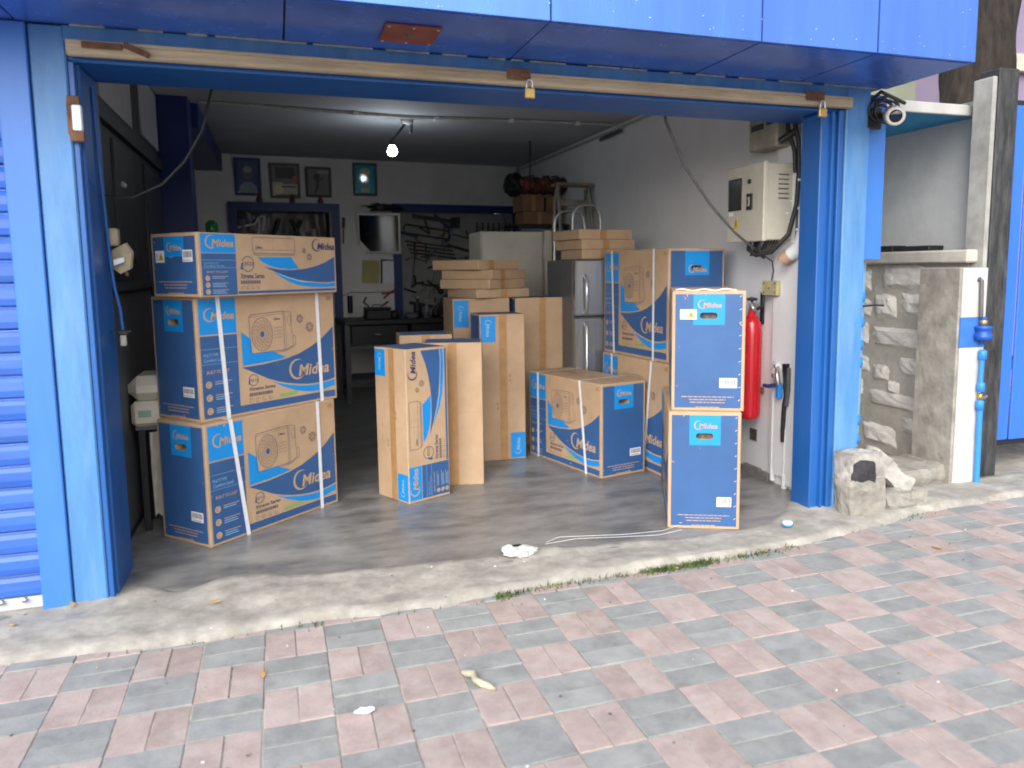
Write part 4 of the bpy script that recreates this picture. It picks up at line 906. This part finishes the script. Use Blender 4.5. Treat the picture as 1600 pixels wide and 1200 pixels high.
t = thing('wall_tap', 'chrome wall tap with a blue handle and a black hose on white plastic pipes', 'tap', (2.865, 3.90, .62))
MB().tube([(.015, .10, .12), (.015, .10, -.60)], .017, pvc, 10).tube([(.0, .10, .12), (.0, .08, .14), (-.01, .04, .13)], .016, pvc, 10).build('pipe', t)
MB().tube([(.015, -.02, -.62), (.015, -.025, -.25)], .017, pvc, 10).build('pipe', t)
MB().tube([(0, .05, .12), (-.03, .02, .10), (-.04, .0, .06), (-.03, -.0, .02)], .014, alu, 10).lathe([(0, -.012), (.026, -.01), (.026, .01), (0, .012)], (-.03, .03, .07), alu, 12).build('spout', t)
MB().box(-.035, -.005, -.01, .025, -.065, .03, bluepipe, c=.004).build('blue_handle', t)
MB().tube([(-.05, .12, .0), (-.045, .08, .0), (-.02, .05, .01)], .012, mat('navy_knob', (.02, .03, .15), .5), 8).build('lever', t)
MB().tube([(-.01, -.06, .14), (-.015, -.03, .145), (-.012, -.04, .05), (-.01, -.045, -.05), (-.008, -.03, -.10), (-.006, -.02, -.26), (-.006, -.02, -.33)], [.014, .014, .014, .014, .014, .014, .012], rubber, 8).tube([(-.018, -.075, .13), (-.02, -.08, .0), (-.015, -.06, -.10)], .012, greycable, 8).build('hose', t)

# =================================================================== BACK WALL
def onwall(name, label, cat, x, z, off=0., group=None): return thing(name, label, cat, BW(x, z, off), T4, group)
def picture(label, x0, x1, z0, z1, fm, draw, tilt=.11, rz=1.):
    t = onwall('framed_picture', label, 'picture', (x0+x1)/2, (z0+z1)/2, .022, 'framed pictures along the back wall'); w, h = (x1-x0)/2, (z1-z0)/2
    t.rotation_euler = (tilt, 0, R(rz))
    b = .028
    q = MB(); q.box(-w, -w+b, -.014, .012, -h, h, fm, c=.003); q.box(w-b, w, -.014, .012, -h, h, fm, c=.003); q.box(-w+b, w-b, -.014, .012, h-b, h, fm, c=.003); q.box(-w+b, w-b, -.014, .012, -h, -h+b, fm, c=.003); q.build('frame', t)
    q = MB(); a = Art(q, (-w+b, .0, -h+b), (1, 0, 0), (0, 0, 1), (0, -1, 0), 2*(w-b), 2*(h-b)); draw(a); q.build('print', t)
glz = dict(rough=.05, spec=.25, var=.05, scale=4)
pb, pbs, pw_, pg, pk = mat('photo_blue', (.02, .05, .20), **glz), mat('photo_skin', (.16, .11, .11), **glz), mat('photo_white', (.26, .32, .40), **glz), mat('photo_grey', (.20, .19, .19), **glz), mat('photo_dark', (.05, .045, .05), **glz)
def portrait(a):
    a.FR(0, 1, 0, 1, pb, 0); a.F([(.05, 1), (.12, .78), (.35, .66), (.65, .66), (.88, .78), (.95, 1)], pw_, 1); a.ell(a.W*.5, a.H*.60, a.W*.20, a.H*.20, pbs, 2); a.ell(a.W*.5, a.H*.72, a.W*.21, a.H*.10, pw_, 3)
def shopview(a):
    a.FR(0, 1, 0, 1, pg, 0); a.FR(.12, .9, .05, .42, pk, 1); a.FR(0, 1, .55, .95, mat('photo_beige', (.60, .54, .43), **glz), 1); a.ell(a.W*.22, a.H*.2, a.W*.20, a.H*.16, mat('photo_cream', (.85, .74, .42), **glz), 2); a.FR(.82, 1, .35, .62, mat('photo_rose', (.40, .16, .15), **glz), 2)
    a.FR(.35, .95, .68, .72, pk, 2); a.FR(.4, .8, .5, .6, pg, 2)
def standing(a):
    a.FR(0, 1, 0, 1, pg, 0); a.FR(.45, 1, .04, .16, mat('photo_pale', (.40, .40, .42), **glz), 1); a.ell(a.W*.42, a.H*.70, a.W*.17, a.H*.15, pk, 1); a.F([(.35, .35), (.55, .38), (.50, .7), (.36, .95), (.28, .95), (.40, .6)], pk, 2); a.line([(a.W*.55, a.H*.55), (a.W*.72, a.H*.68)], .012, pk, 2)
def emblem(a):
    tq, gd = mat('print_turquoise', (.025, .42, .58), **glz), mat('print_gold', (.66, .55, .24), **glz)
    a.FR(0, 1, 0, 1, tq, 0); a.ell(a.W*.5, a.H*.74, a.W*.27, a.H*.17, gd, 1); a.FR(.32, .72, .30, .62, gd, 1); a.FR(.42, .60, .48, .53, pk, 2); a.FR(.28, .72, .80, .97, gd, 1)
    for k in range(7): a.FR(.12+.1*k, .18+.1*k, .68+.02*(k % 2), .74, mat('print_pale', (.25, .42, .45), **glz), 1)
picture('dark blue framed portrait of a white haired man, leftmost picture on the back wall', -.385, -.115, 2.17, 2.565, dark_blue, portrait)
picture('brown framed picture with a bright cream patch, between two dark framed ones', -.028, .29, 2.150, 2.525, mat('brown_frame', (.10, .07, .05), .4, .1, 10), shopview)
picture('black framed grey picture of a standing figure, third from the left', .346, .625, 2.17, 2.50, blackm, standing)
picture('turquoise and gold print in a thin dark frame, rightmost on the back wall', .864, 1.135, 2.20, 2.565, blackm, emblem, .070, -3.4)
for (x, lab) in ((-.14, 'small red lamp on the door frame below the portrait'), (.20, 'small red lamp on the door frame below the brown framed picture'), (.50, 'small red lamp on the door frame below the grey picture')):
    t = onwall('votive_lamp', lab, 'lamp', x, 2.103, .03, 'red lamps on the door frame')
    MB().lathe([(0, 0), (.026, .0), (.030, .03), (.022, .05), (0, .05)], (0, 0, 0), greycable, 12).build('holder', t); MB().lathe([(.012, .051), (.018, .06), (.018, .078), (.008, .092), (0, .094)], (0, 0, 0), mat('red_glass', (.45, .01, .02), .2, .05, 10), 12).build('red_bulb', t)
t = onwall('mirror', 'square mirror in a silver frame beside the second doorway', 'mirror', 1.135, 1.775, .06)
t.rotation_euler = (.20, 0, R(-9))
w, h, b = .245, .235, .028
q = MB(); q.box(-w, -w+b, -.02, .012, -h, h, alu, c=.004); q.box(w-b, w, -.02, .012, -h, h, alu, c=.004); q.box(-w+b, w-b, -.02, .012, h-b, h, alu, c=.004); q.box(-w+b, w-b, -.02, .012, -h, -h+b, alu, c=.004); q.build('frame', t)
MB().box(-w+b, w-b, -.004, .004, -h+b, h-b, mat('mirror_glass', (.13, .135, .14), .06, .01, 3, metal=1)).build('glass', t)
t = onwall('wire_tangle', 'dark tangle of wire and tools lying above the silver framed mirror', 'wire', 1.13, 2.025, .07)
q = MB(); rn = random.Random(22)
for k in range(9): q.tube([(rn.uniform(-.2, .2)+.1*math.sin(a), .02*math.cos(a*1.3), .025+.02*k*.3+.02*math.sin(a*2+k)) for a in [i*.5 for i in range(7)]], .006, rubber, 6)
q.lathe([(0, 0), (.04, .0), (.045, .04), (.02, .055), (0, .056)], (.02, 0, .02), greycable, 12); q.build('tangle', t)
for (nm, lab, cat, x0, x1, z0, z1, m, tl) in (('note_sheet', 'yellow green sheet of paper pinned under the mirror', 'paper', .93, 1.13, 1.21, 1.47, paper_y, .05), ('clipboard', 'white sheet on a dark clipboard beside the yellow paper', 'clipboard', 1.165, 1.33, 1.20, 1.46, label_white, .03)):
    t = onwall(nm, lab, cat, (x0+x1)/2, (z0+z1)/2, .012); t.rotation_euler = (0, tl, T4); w, h = (x1-x0)/2, (z1-z0)/2
    if nm == 'clipboard': bx('board', t, -w-.02, w+.02, .001, .006, -h, h+.02, dark_wood)
    q = MB(); q.add([(-w, -.002, -h), (w, -.004, -h), (w, -.003, h), (-w, -.002, h)], [(0, 1, 2, 3)], m); q.build('sheet', t)
    q = MB(); q.tube([(-.04, -.004, h), (.0, -.01, h+.015), (.05, -.006, h+.01)], .004, alu, 6); q.build('clip', t)
GT = 'hand tools hanging on the back wall'
def tool(lab, x, z, rz, draw, off=.015, nm='hand_tool', cat='tool'):
    t = onwall(nm, lab, cat, x, z, off, GT); t.rotation_euler = (0, rz, T4); q = MB(); draw(q); q.build(nm+'_body', t); return t
hbrown = mat('tool_handle', (.16, .07, .035), .6, .2, 12)
tool('slim brown handled file hanging left of the mirror', .74, 1.82, .05, lambda q: q.tube([(0, 0, .13), (0, 0, .02)], .016, hbrown, 8).tube([(0, 0, .02), (0, 0, -.16)], .008, greycable, 6).lathe([(0, 0), (.018, 0), (.018, .02), (0, .02)], (0, 0, .0), brass, 8), .02, 'file')
tool('black handled tool hanging under the yellow paper at the left', .78, .96, 0, lambda q: q.tube([(0, 0, .11), (0, 0, -.09)], [.03, .028], blackm, 10), .03, 'tool_grip')
tool('bent black hook tool hanging on a cord below the clipboard', .96, .95, .1, lambda q: q.tube([(0, 0, .1), (-.03, 0, .04), (.03, 0, 0), (.02, 0, -.08), (-.03, 0, -.14)], .010, blackm, 6), .02, 'hook_tool')
tool('red handled pliers hanging below the clipboard', 1.24, 1.09, 1.2, lambda q: q.tube([(-.01, 0, .07), (0, 0, 0), (-.03, 0, -.09)], .012, mat('red_grip', (.35, .03, .025), .5), 6).tube([(.01, 0, .07), (0, 0, 0), (.03, 0, -.09)], .012, mat('red_grip', (.3, .03, .03)), 6), .02, 'pliers')
tool('red screwdriver hanging lowest below the clipboard', 1.17, .96, 1.0, lambda q: q.tube([(0, 0, .06), (0, 0, -.02)], .012, mat('red_grip', (.3, .03, .03)), 6).tube([(0, 0, -.02), (0, 0, -.08)], .005, greycable, 6), .02, 'screwdriver')
t = onwall('strung_wire', 'thin wire strung along the back wall under the papers', 'cord', 1.0, 1.10, .012); MB().tube([(-.3, 0, -.03), (-.2, 0, .01), (0, 0, .0), (.28, 0, .01)], .004, rubber, 6).build('cord', t)
# pale tool board in the second opening
t = onwall('tool_board', 'pale grey tool board set in the right hand doorway at the back', 'board', 2.17, 1.0, -.03)
bx('board', t, -.78, .70, .0, .02, -.9, 1.03, mat('pale_board', (.30, .31, .29), .8, .08, 2, .05, d=.4, dcol=(.15, .15, .14)))
dgm = mat('tool_steel', (.05, .052, .055), .45, .2, 10, metal=.3)
def saw(q): q.box(-.25, .22, -.004, .004, -.02, .03, dgm); q.prism([(.22, -.012, -.07), (.34, -.012, -.06), (.33, -.012, .07), (.22, -.012, .05)], (0, .024, 0), blackm)
tool('long handled saw hanging top left on the tool board', 1.78, 1.95, .12, saw, .0)
tool('bow saw hanging just below the long saw on the tool board', 1.72, 1.80, .14, lambda q: q.tube([(-.27, 0, .05), (.24, 0, .05), (.28, 0, .0), (.24, 0, -.05), (-.27, 0, -.05), (-.30, 0, 0), (-.27, 0, .05)], .012, dgm, 6), .0, 'bow_saw')
tool('blue handled hacksaw on the tool board', 1.93, 1.79, .05, lambda q: q.tube([(-.02, 0, .1), (.05, 0, .08), (.05, 0, -.08), (0, 0, -.1)], .018, mat('navy_grip', (.02, .03, .16), .5), 6), -.0, 'hacksaw')
for i in range(4): tool(['upper', 'second', 'third', 'lowest'][i]+' of the four slanting iron bars on the tool board', 1.72+.02*i, 1.66-.045*i, .12, lambda q: q.tube([(-.28, 0, 0), (.28, 0, 0)], .011, dgm, 6), .0, 'iron_bar', 'bar')
tool('long dark wrench hanging right on the tool board', 2.14, 1.60, .28, lambda q: q.box(-.2, .2, -.008, .008, -.016, .016, dgm, c=.004).lathe([(.02, -.01), (.04, -.01), (.04, .01), (.02, .01)], (.22, 0, 0), dgm, 12, 'y'), .0, 'wrench')
tool('thin dark rod above the wrench on the tool board', 2.18, 1.74, .22, lambda q: q.tube([(-.17, 0, 0), (.17, 0, 0)], .010, dgm, 6), .0, 'iron_bar', 'bar')
tool('small black clamp hanging left of the flat cartons', 1.56, 1.20, .6, lambda q: q.tube([(-.07, 0, .07), (0, 0, 0), (.07, 0, .06)], .014, blackm, 6).tube([(0, 0, 0), (-.02, 0, -.07)], .014, blackm, 6), .0, 'clamp')
tool('black adjustable spanner hanging next to the small clamp', 1.78, 1.16, .7, lambda q: q.box(-.11, .08, -.008, .008, -.014, .014, blackm, c=.003).lathe([(.012, -.012), (.035, -.012), (.035, .012), (.012, .012)], (.10, 0, 0), blackm, 12, 'y'), .0, 'spanner')
tool('dark chisel hanging left of the cream cabinet', 2.05, 1.36, .4, lambda q: q.tube([(-.14, 0, 0), (.1, 0, 0)], .012, blackm, 6), .0, 'chisel')
for i in range(7): tool(['first', 'second', 'third', 'fourth', 'fifth', 'sixth', 'last'][i]+' from the left of the upright dark rods on the tool board', 2.33+.07*i, 1.78, 0, lambda q: q.tube([(0, 0, .14), (0, 0, -.16)], .012, dgm, 6), .0, 'upright_rod', 'rod')
tool('dark coil of hose hanging low on the tool board', 1.95, .86, 0, lambda q: [q.tube([(.13*math.cos(a*.4)+.02*j, -.01*j, .2*math.sin(a*.4)) for a in range(17)], .014, dgm, 6) for j in range(4)], .03, 'hose_coil', 'hose')
t = onwall('tool_clutter', 'dense clutter of small dark tools and scraps covering the tool board', 'clutter', 2.17, 1.0, -.01); t['kind'] = 'stuff'
bpy.data.objects.remove(t); q = MB(); rn = random.Random(91); cm = [dgm, blackm, hbrown, greycable, mat('dull_zinc', (.22, .22, .21), .5), mat('old_blue_grip', (.03, .05, .14), .5)]
for k in range(150):
    x, z = rn.uniform(-.74, .66), rn.uniform(-.45, .95); l = rn.uniform(.03, .15); a_ = rn.choice([rn.gauss(.15, .15), rn.gauss(1.5, .2), rn.uniform(0, 3.1)]); m_ = rn.choice(cm)
    if z > .35 and rn.random() < .45: continue
    dx, dz_ = l*math.cos(a_), l*math.sin(a_); y = -.012-rn.uniform(0, .03)
    if rn.random() < .6: q.tube([(x-dx, y, z-dz_), (x, y-.004, z+rn.uniform(-.01, .01)), (x+dx, y, z+dz_)], [rn.uniform(.004, .012), .008, rn.uniform(.005, .016)], m_, 6)
    else: q.box(-l, l, -.006, .006, -l*.14, l*.14, m_, M=Matrix.Translation((x, y, z)) @ Matrix.Rotation(a_, 4, 'Y'), c=.002)
t = q.build('tool_clutter'); t.location = BW(2.17, 1.0, -.03); t.rotation_euler = (0, 0, T4)
tag(t, 'dense clutter of small dark tools and scraps covering the tool board', 'clutter', None, 'stuff')
# first opening: plastic sheets, a pipe, a white cable
t = onwall('plastic_curtain', 'crumpled dull plastic sheeting hanging inside the left doorway at the back', 'plastic sheet', .10, 1.0, -.16)
q = MB(); n = 26; mm = 14; vs = []
for i in range(n+1):
    for k in range(mm+1):
        x = -.40+.86*i/n; z = -.5+1.50*k/mm
        vs.append((x, .05*noise.noise((x*7+z*2, z*2.2, 1))+.03*noise.noise((x*15, z*6, 4)), z))
q.add(vs, [(i*(mm+1)+k, (i+1)*(mm+1)+k, (i+1)*(mm+1)+k+1, i*(mm+1)+k+1) for i in range(n) for k in range(mm)], mat('dull_plastic', (.13, .125, .115), .25, .2, 5), True); q.build('sheet', t)
t = onwall('steel_pipe', 'short pale steel pipe standing at the left inside the left doorway', 'pipe', -.33, 1.5, -.07); MB().tube([(0, 0, -.6), (0, 0, .42)], .055, mat('dull_pipe', (.16, .16, .15), .5, .1, 5), 14).build('pipe', t)
t = onwall('hanging_cable', 'pale cable looped over a rail inside the left doorway', 'cable', -.20, 1.85, -.03); MB().tube([(-.18, 0, -.02), (0, 0, .02), (.03, 0, .08), (.05, 0, .10), (.03, 0, -.10), (-.04, 0, -.36), (-.06, 0, -.5)], .013, pvc, 8).tube([(.05, 0, .10), (.10, 0, .10), (.08, 0, -.05)], .013, pvc, 8).build('cable', t)
t = onwall('wooden_stick', 'pale wooden stick leaning behind the long flat carton of the left stack', 'stick', .42, 1.55, .03); MB().tube([(.03, 0, -.6), (-.01, 0, .27)], .034, mat('pale_wood', (.45, .38, .29), .7, .1, 6), 10).build('stick', t)
for i, (x, r_) in enumerate(((-.05, .35), (.30, -.4), (.16, .45))):
    t = onwall('dark_strut', ['left', 'right', 'middle'][i]+' dark slanting strut inside the left doorway', 'strut', x, 1.65, -.06, 'struts inside the left doorway'); t.rotation_euler = (0, r_, T4); MB().tube([(0, 0, -.5), (0, 0, .3)], .022, blackm, 6).build('strut', t)
# workbench
t = thing('workbench', 'long dark workbench with drawers under the mirror at the back', 'workbench', (1.35, 8.35, 0), T4)
bx('top', t, -.75, 1.1, -.30, .38, .80, .845, dark_wood, .004)
for x in (-.72, 1.05):
    for y in (-.26, .33): bx('leg', t, x-.025, x+.025, y-.025, y+.025, 0, .799, greycable)
bx('drawer', t, -.68, -.10, -.29, .2, .60, .79, blackm, .005); bx('drawer', t, -.06, .55, -.29, .2, .60, .79, blackm, .005)
bx('rail', t, -.69, .0, -.295, -.27, .555, .585, greycable)
bx('lower_shelf', t, -.70, 1.0, -.25, .3, .20, .23, dgrey)
for x in (-.40, .25): MB().tube([(x-.05, -.30, .70), (x-.04, -.32, .70), (x+.04, -.32, .70), (x+.05, -.30, .70)], .006, alu, 6).build('handle', t)
GB = 'tins and bottles on the workbench'
for i, (x, y, w_, h_, m_, lb) in enumerate(((1.15, 8.15, .05, .09, blackm, 'black tin at the left end of the workbench clutter'), (1.33, 8.14, .07, .06, dgrey, 'squat grey tin on the workbench front edge'), (1.50, 8.2, .035, .17, mat('grey_bottle', (.16, .16, .18), .3), 'slim grey bottle standing on the workbench'), (1.60, 8.22, .04, .13, blackm, 'black bottle right of the slim grey one'), (1.42, 8.3, .045, .20, blackm, 'tall black bottle at the back of the workbench'))):
    t = thing('bottle' if h_ > .1 else 'tin', lb, 'bottle' if h_ > .1 else 'tin', (x, y, .8455), 0, GB)
    if h_ > .1: MB().lathe([(0, 0), (w_, .002), (w_, h_*.6), (w_*.4, h_*.78), (w_*.4, h_), (0, h_)], (0, 0, 0), m_, 14).build('body', t); MB().lathe([(0, h_+.001), (w_*.5, h_+.001), (w_*.5, h_+.022), (0, h_+.022)], (0, 0, 0), alu, 10).build('cap', t)
    else: MB().lathe([(0, 0), (w_, .002), (w_, h_), (w_*.9, h_-.004), (0, h_-.006)], (0, 0, 0), m_, 16).build('body', t)
t = thing('toolbox', 'low black toolbox on the left end of the workbench', 'toolbox', (.98, 8.2, .8455), T4); bx('box', t, -.13, .13, -.09, .09, 0, .10, blackm, .01); bx('lid', t, -.132, .132, -.092, .092, .101, .125, blackm, .008); MB().tube([(-.05, 0, .125), (-.045, 0, .15), (.045, 0, .15), (.05, 0, .125)], .007, greycable, 6).build('handle', t)

# =================================================================== CEILING
t = thing('light_bulb', 'lit round bulb on a thin slanting arm hanging from the ceiling', 'lamp', (.956, 6.6, 2.327))
MB().lathe([(0, -.036), (.018, -.033), (.032, -.022), (.039, -.004), (.038, .012), (.031, .030), (.022, .048)], (0, 0, 0), emit('lit_bulb', (.86, .95, 1.0), 48), 20).build('bulb', t)
MB().lathe([(.024, .049), (.026, .055), (.024, .095), (.0, .097)], (0, 0, 0), blackm, 14).build('lamp_holder', t)
MB().tube([(.0, 0, .095), (.05, 0, .15), (.10, 0, .215), (.115, 0, .235)], .010, blackm, 8).build('arm', t)
MB().tube([(.10, 0, .215), (.125, 0, .262), (.155, 0, .265), (.165, 0, .235), (.160, 0, .18), (.155, 0, .155)], .014, greycable, 8).lathe([(0, .225), (.05, .228), (.055, .272), (0, .2725)], (.13, 0, 0), mat('ceiling_rose', (.5, .5, .5), .5), 16).build('ceiling_rose', t)
t = thing('ceiling_conduit', 'pale plastic conduit running across the ceiling from left to right', 'conduit', (1.2, 6.4, 2.585))
q = MB(); q.tube([(-1.68, -.10, 0), (-.16, .06, 0), (.72, -.03, 0), (1.66, -.10, 0)], .013, mat('grey_pvc', (.48, .48, .47), .5), 8); q.build('pipe', t)
for (x, y) in ((-.55, .02), (.10, .04), (.72, -.03), (1.3, -.07)): MB().box(x-.02, x+.02, y-.022, y+.022, -.018, .014, pvc, c=.003).build('clip', t)
t = thing('wall_conduit', 'conduit running along the top of the right wall under the ceiling', 'conduit', (2.88, 7, 2.56))
MB().tube([(0, -.9, 0), (0, .8, 0), (0, 2.1, 0)], .012, mat('grey_pvc', (.4, .4, .4)), 8).tube([(0.0, -2.6, -.01), (0, -.9, 0)], .012, mat('grey_pvc', (.4, .4, .4)), 8).build('pipe', t); MB().tube([(-.01, -.75, -.035), (-.01, -.3, -.04)], .016, greycable, 6).build('sleeve', t)

# =================================================================== LEFT SIDE
t = thing('black_cable', 'black cord drooping from the lintel across to the left jamb', 'cord', (-.25, 4.0, 2.2))
MB().tube([(.03, 0, .06), (.0, 0, -.02), (-.05, 0, -.20), (-.135, 0, -.345), (-.235, 0, -.45), (-.36, -.02, -.515), (-.43, -.06, -.52), (-.455, -.10, -.515)], .007, rubber, 8).build('cable', t)
t = thing('broken_socket', 'broken yellowed socket dangling on the left jamb', 'socket', (-.672, 3.78, 1.49))
ys = mat('yellowed_socket', (.42, .36, .24), .6, .2, 12, .1, d=.5, dcol=(.15, .11, .07))
MB().box(-.016, .03, -.03, .03, -.03, .045, ys, c=.006).build('back_box', t)
MB().prism([(.0, -.02, -.05), (.055, -.03, -.02), (.080, -.03, -.06), (.070, -.03, -.13), (.03, -.03, -.15), (-.005, -.02, -.12)], (.006, .018, .004), ys).prism([(.01, -.045, -.09), (.05, -.05, -.08), (.05, -.05, -.10), (.01, -.045, -.115)], (.002, .008, .002), label_white).build('cover', t)
MB().tube([(.0, .0, .045), (-.01, 0, .09), (-.012, 0, .13)], .005, rubber, 6).tube([(.05, -.02, -.13), (.055, -.02, -.16)], .008, rust, 6).build('wire', t)
t = thing('blue_cable', 'blue painted cable running down the left jamb to a small plug', 'cable', (-.683, 3.70, 1.1))
MB().tube([(.0, -.02, 1.0), (.003, -.02, .72), (.008, 0, .5), (.01, .02, .30), (.02, .02, .18), (.035, .02, .09), (.04, .02, .0)], .007, blue_jamb, 8).build('cable', t)
MB().box(.02, .062, .005, .035, -.022, .0, blackm, c=.004).box(.028, .052, .008, .030, -.07, -.0225, mat('clear_plug', (.4, .38, .33), .4), c=.004).box(-.005, .072, .01, .03, -.01, -.004, blackm).build('plug', t)
t = thing('lock_box', 'small white lock box with rusty ends on the left pillar', 'lock', (-.70, 3.435, 1.93))
MB().box(-.012, .02, -.012, .018, -.045, .05, label_white, c=.003).build('box', t); MB().box(-.028, .016, -.006, .016, .0505, .085, rust, c=.003).box(-.025, .024, -.006, .016, -.085, -.0455, rust, c=.003).box(-.03, -.0125, -.002, .014, -.06, .06, rust).build('bracket', t)
t = thing('plastic_case', 'cream plastic case with a rounded lid behind the left stack', 'case', (-.675, 4.40, .56))
q = MB(); q.box(-.065, .16, -.08, .22, .0, .13, cream, c=.02); q.build('body', t); q = MB(); q.box(-.075, .17, -.09, .23, .132, .26, cream, c=.045); q.build('lid', t)
MB().box(-.03, .03, -.0815, -.0802, .05, .085, mat('case_sticker', (.25, .38, .28), .5)).build('sticker', t)
t = thing('case_stand', 'narrow stand with a hanging pale cloth under the cream plastic case', 'stand', (-.64, 4.46, 0))
for x in (-.06, .10):
    for y in (-.09, .13): bx('leg', t, x-.015, x+.015, y-.015, y+.015, 0, .54, blackm)
bx('top', t, -.085, .12, -.12, .15, .541, .559, greycable)
q = MB(); vs = []
for i in range(13):
    for k in range(15):
        z = .53-.45*k/14; vs.append((-.02+.13*i/12, -.128-.012*math.sin(i*1.4+.3*k)-.004*k/14+.012*noise.noise((i*.5, k*.4, 2)), z+.02*math.sin(i*.9)*(k/14)))
q.add(vs, [(i*15+k, (i+1)*15+k, (i+1)*15+k+1, i*15+k+1) for i in range(12) for k in range(14)], mat('pale_cloth', (.48, .45, .38), .9, .1, 8, d=.4, dcol=(.3, .27, .22)), True); q.build('cloth', t)
t = thing('tall_cabinet', 'tall dark cabinet behind the column on the left wall', 'cabinet', (-.74, 6.9, 0)); bx('cabinet', t, 0, .42, 0, .5, 0, 1.66, dgrey, .006); bx('door', t, .01, .41, -.02, -.002, .05, 1.62, dgrey, .004)
t = thing('green_bottle', 'green glass bottle standing on the tall dark cabinet behind the left stack', 'bottle', (-.50, 7.05, 1.661))
MB().lathe([(0, 0), (.045, .002), (.048, .02), (.048, .085), (.044, .10), (.0, .10)], (0, 0, 0), mat('green_glass', (.01, .22, .05), .15, .05, 5), 16).build('body', t); MB().lathe([(0, .1005), (.03, .1005), (.03, .115), (0, .115)], (0, 0, 0), mat('green_cap', (.01, .12, .03), .4), 14).build('cap', t)
t = thing('wall_switch', 'pale switch plate on the dark partition at the left', 'switch', (-.75, 4.62, 1.80)); bx('plate', t, -.001, .012, -.04, .045, -.01, .02, mat('switch_plate', (.42, .40, .35), .5), .002); bx('rocker', t, .0125, .017, -.02, .02, -.004, .012, label_white)

# =================================================================== LITTER ON THE GROUND
GRD = .016
t = thing('white_scrap', 'torn white lump of plastic lying on the concrete edge in the middle', 'scrap', (1.03, 3.35, .012)); MB().blob((0, 0, .012), (.075, .05, .022), foam, 3, .22, 9).blob((-.055, .03, .02), (.035, .03, .018), foam, 2, .25, 10).build('scrap', t); MB().blob((-.01, .035, .022), (.03, .02, .012), blackm, 2, .2, 4).build('dark_stain', t)
t = thing('litter', 'white and blue plastic bottle top lying on the concrete at the right', 'cap', (2.44, 3.25, .018)); MB().lathe([(0, .0), (.026, .0), (.026, .018), (.022, .022), (0, .022)], (0, 0, 0), label_white, 16).lathe([(.0265, .0), (.0268, .008), (.0262, .01)], (0, 0, 0), bluepipe, 16).build('cap', t)
t = thing('banana_peel', 'curled pale yellow peel lying on the grey paving', 'peel', (.565, 2.36, -.014)); MB().tube([(-.03, .07, .0), (-.02, .045, .006), (.0, .03, .008), (-.004, -.005, .006), (.012, -.035, .006), (.03, -.055, .004), (.045, -.075, .002)], [.006, .012, .013, .011, .013, .012, .005], mat('peel_yellow', (.42, .39, .28), .7, .2, 20), 8).build('peel', t)
t = thing('paper_scrap', 'small white paper scrap on the paving left of the peel', 'scrap', (.194, 2.30, -.016)); MB().blob((0, 0, .006), (.028, .016, .007), label_white, 2, .25, 3).build('scrap', t)
t = thing('loose_strap', 'loop of thin clear strapping lying on the floor edge by the right carton', 'strap', (1.45, 3.40, .014))
MB().tube([(-.26, .05, 0), (-.18, .085, .005), (-.05, .06, .003), (.15, .015, .002), (.35, .0, .002), (.5, .06, .002)], .0012, pvc, 5).build('strap_loop', t); MB().tube([(-.27, .03, 0), (-.1, .03, .006), (.1, -.01, .003), (.3, -.05, .002), (.45, -.02, .002)], .0012, pvc, 5).build('strap_loop', t)
GLv = 'dry leaves scattered on the paving'
lv = [(-1.02, 3.29, 'dry leaf on the concrete below the roller shutter'), (-.845, 3.42, 'dry leaf at the foot of the left pillar'), (-.30, 3.25, 'lone yellow leaf on the concrete edge before the left stack'), (-.109, 2.641, 'squarish orange leaf on the paving left of the white paper scrap'), (1.66, 3.01, 'orange leaf lying in the strip of grass'), (2.16, 3.04, 'brown leaf at the right end of the strip of grass'), (2.97, 2.80, 'dry leaf on the paving at the far right, nearest the camera'), (3.45, 3.27, 'dry leaf on the paving in front of the rubble lump'), (3.9, 3.30, 'dry leaf on the paving before the gate post')]
for i, (x, y, lab) in enumerate(lv):
    rn = random.Random(70+i); z = .016 if y > lerp(front, x) else -.015
    t = thing('dry_leaf', lab, 'leaf', (x, y, z), rn.uniform(0, 6), GLv)
    l = rn.uniform(.018, .028); q = MB(); q.add([(-l, 0, .001), (-l*.3, -l*.4, .004), (l*.6, -l*.3, .003), (l, 0, .006), (l*.5, l*.35, .005), (-l*.3, l*.4, .004)], [(0, 1, 2, 3, 4, 5)], leafd); q.build('leaf_blade', t)
q = MB(); rn = random.Random(44)
for k in range(4200):
    u = rn.random(); x = .80+1.55*u if rn.random() < .93 else rn.uniform(-.6, 3.4)
    if rn.random() > .10+1.6*max(0, noise.noise((x*5, 1.5, 0))+.15): continue
    y = lerp(front, x)-.004+rn.gauss(0, .016); a = rn.uniform(0, 6.28); l = rn.uniform(.008, .022); w = rn.uniform(.002, .004); tl = rn.uniform(.2, .9)
    q.add([(x-w*math.sin(a), y+w*math.cos(a), -.02), (x+w*math.sin(a), y-w*math.cos(a), -.02), (x+l*tl*math.cos(a), y+l*tl*math.sin(a), -.018+l)], [(0, 1, 2)], grass_m)
tag(q.build('grass_strip'), 'thin strip of grass and moss growing along the paving edge', 'grass', None, 'stuff')
q = MB(); rn = random.Random(45)
for k in range(170):
    x, y = rn.uniform(-1.2, 3.6), rn.uniform(1.4, 3.35); f = lerp(front, x); z = -.0175 if y < f else .014
    s = rn.uniform(.0015, .0045); a = rn.uniform(0, 3); q.box(-s, s, -s*.7, s*.7, 0, s*.6, rn.choice([label_white, concrete, leafd, concrete, mat('dark_grit', (.12, .11, .10), .9)]), M=Matrix.Translation((x, y, z)) @ Matrix.Rotation(a, 4, 'Z'))
tag(q.build('grit'), 'fine grit and crumbs scattered over the paving', 'grit', None, 'stuff')
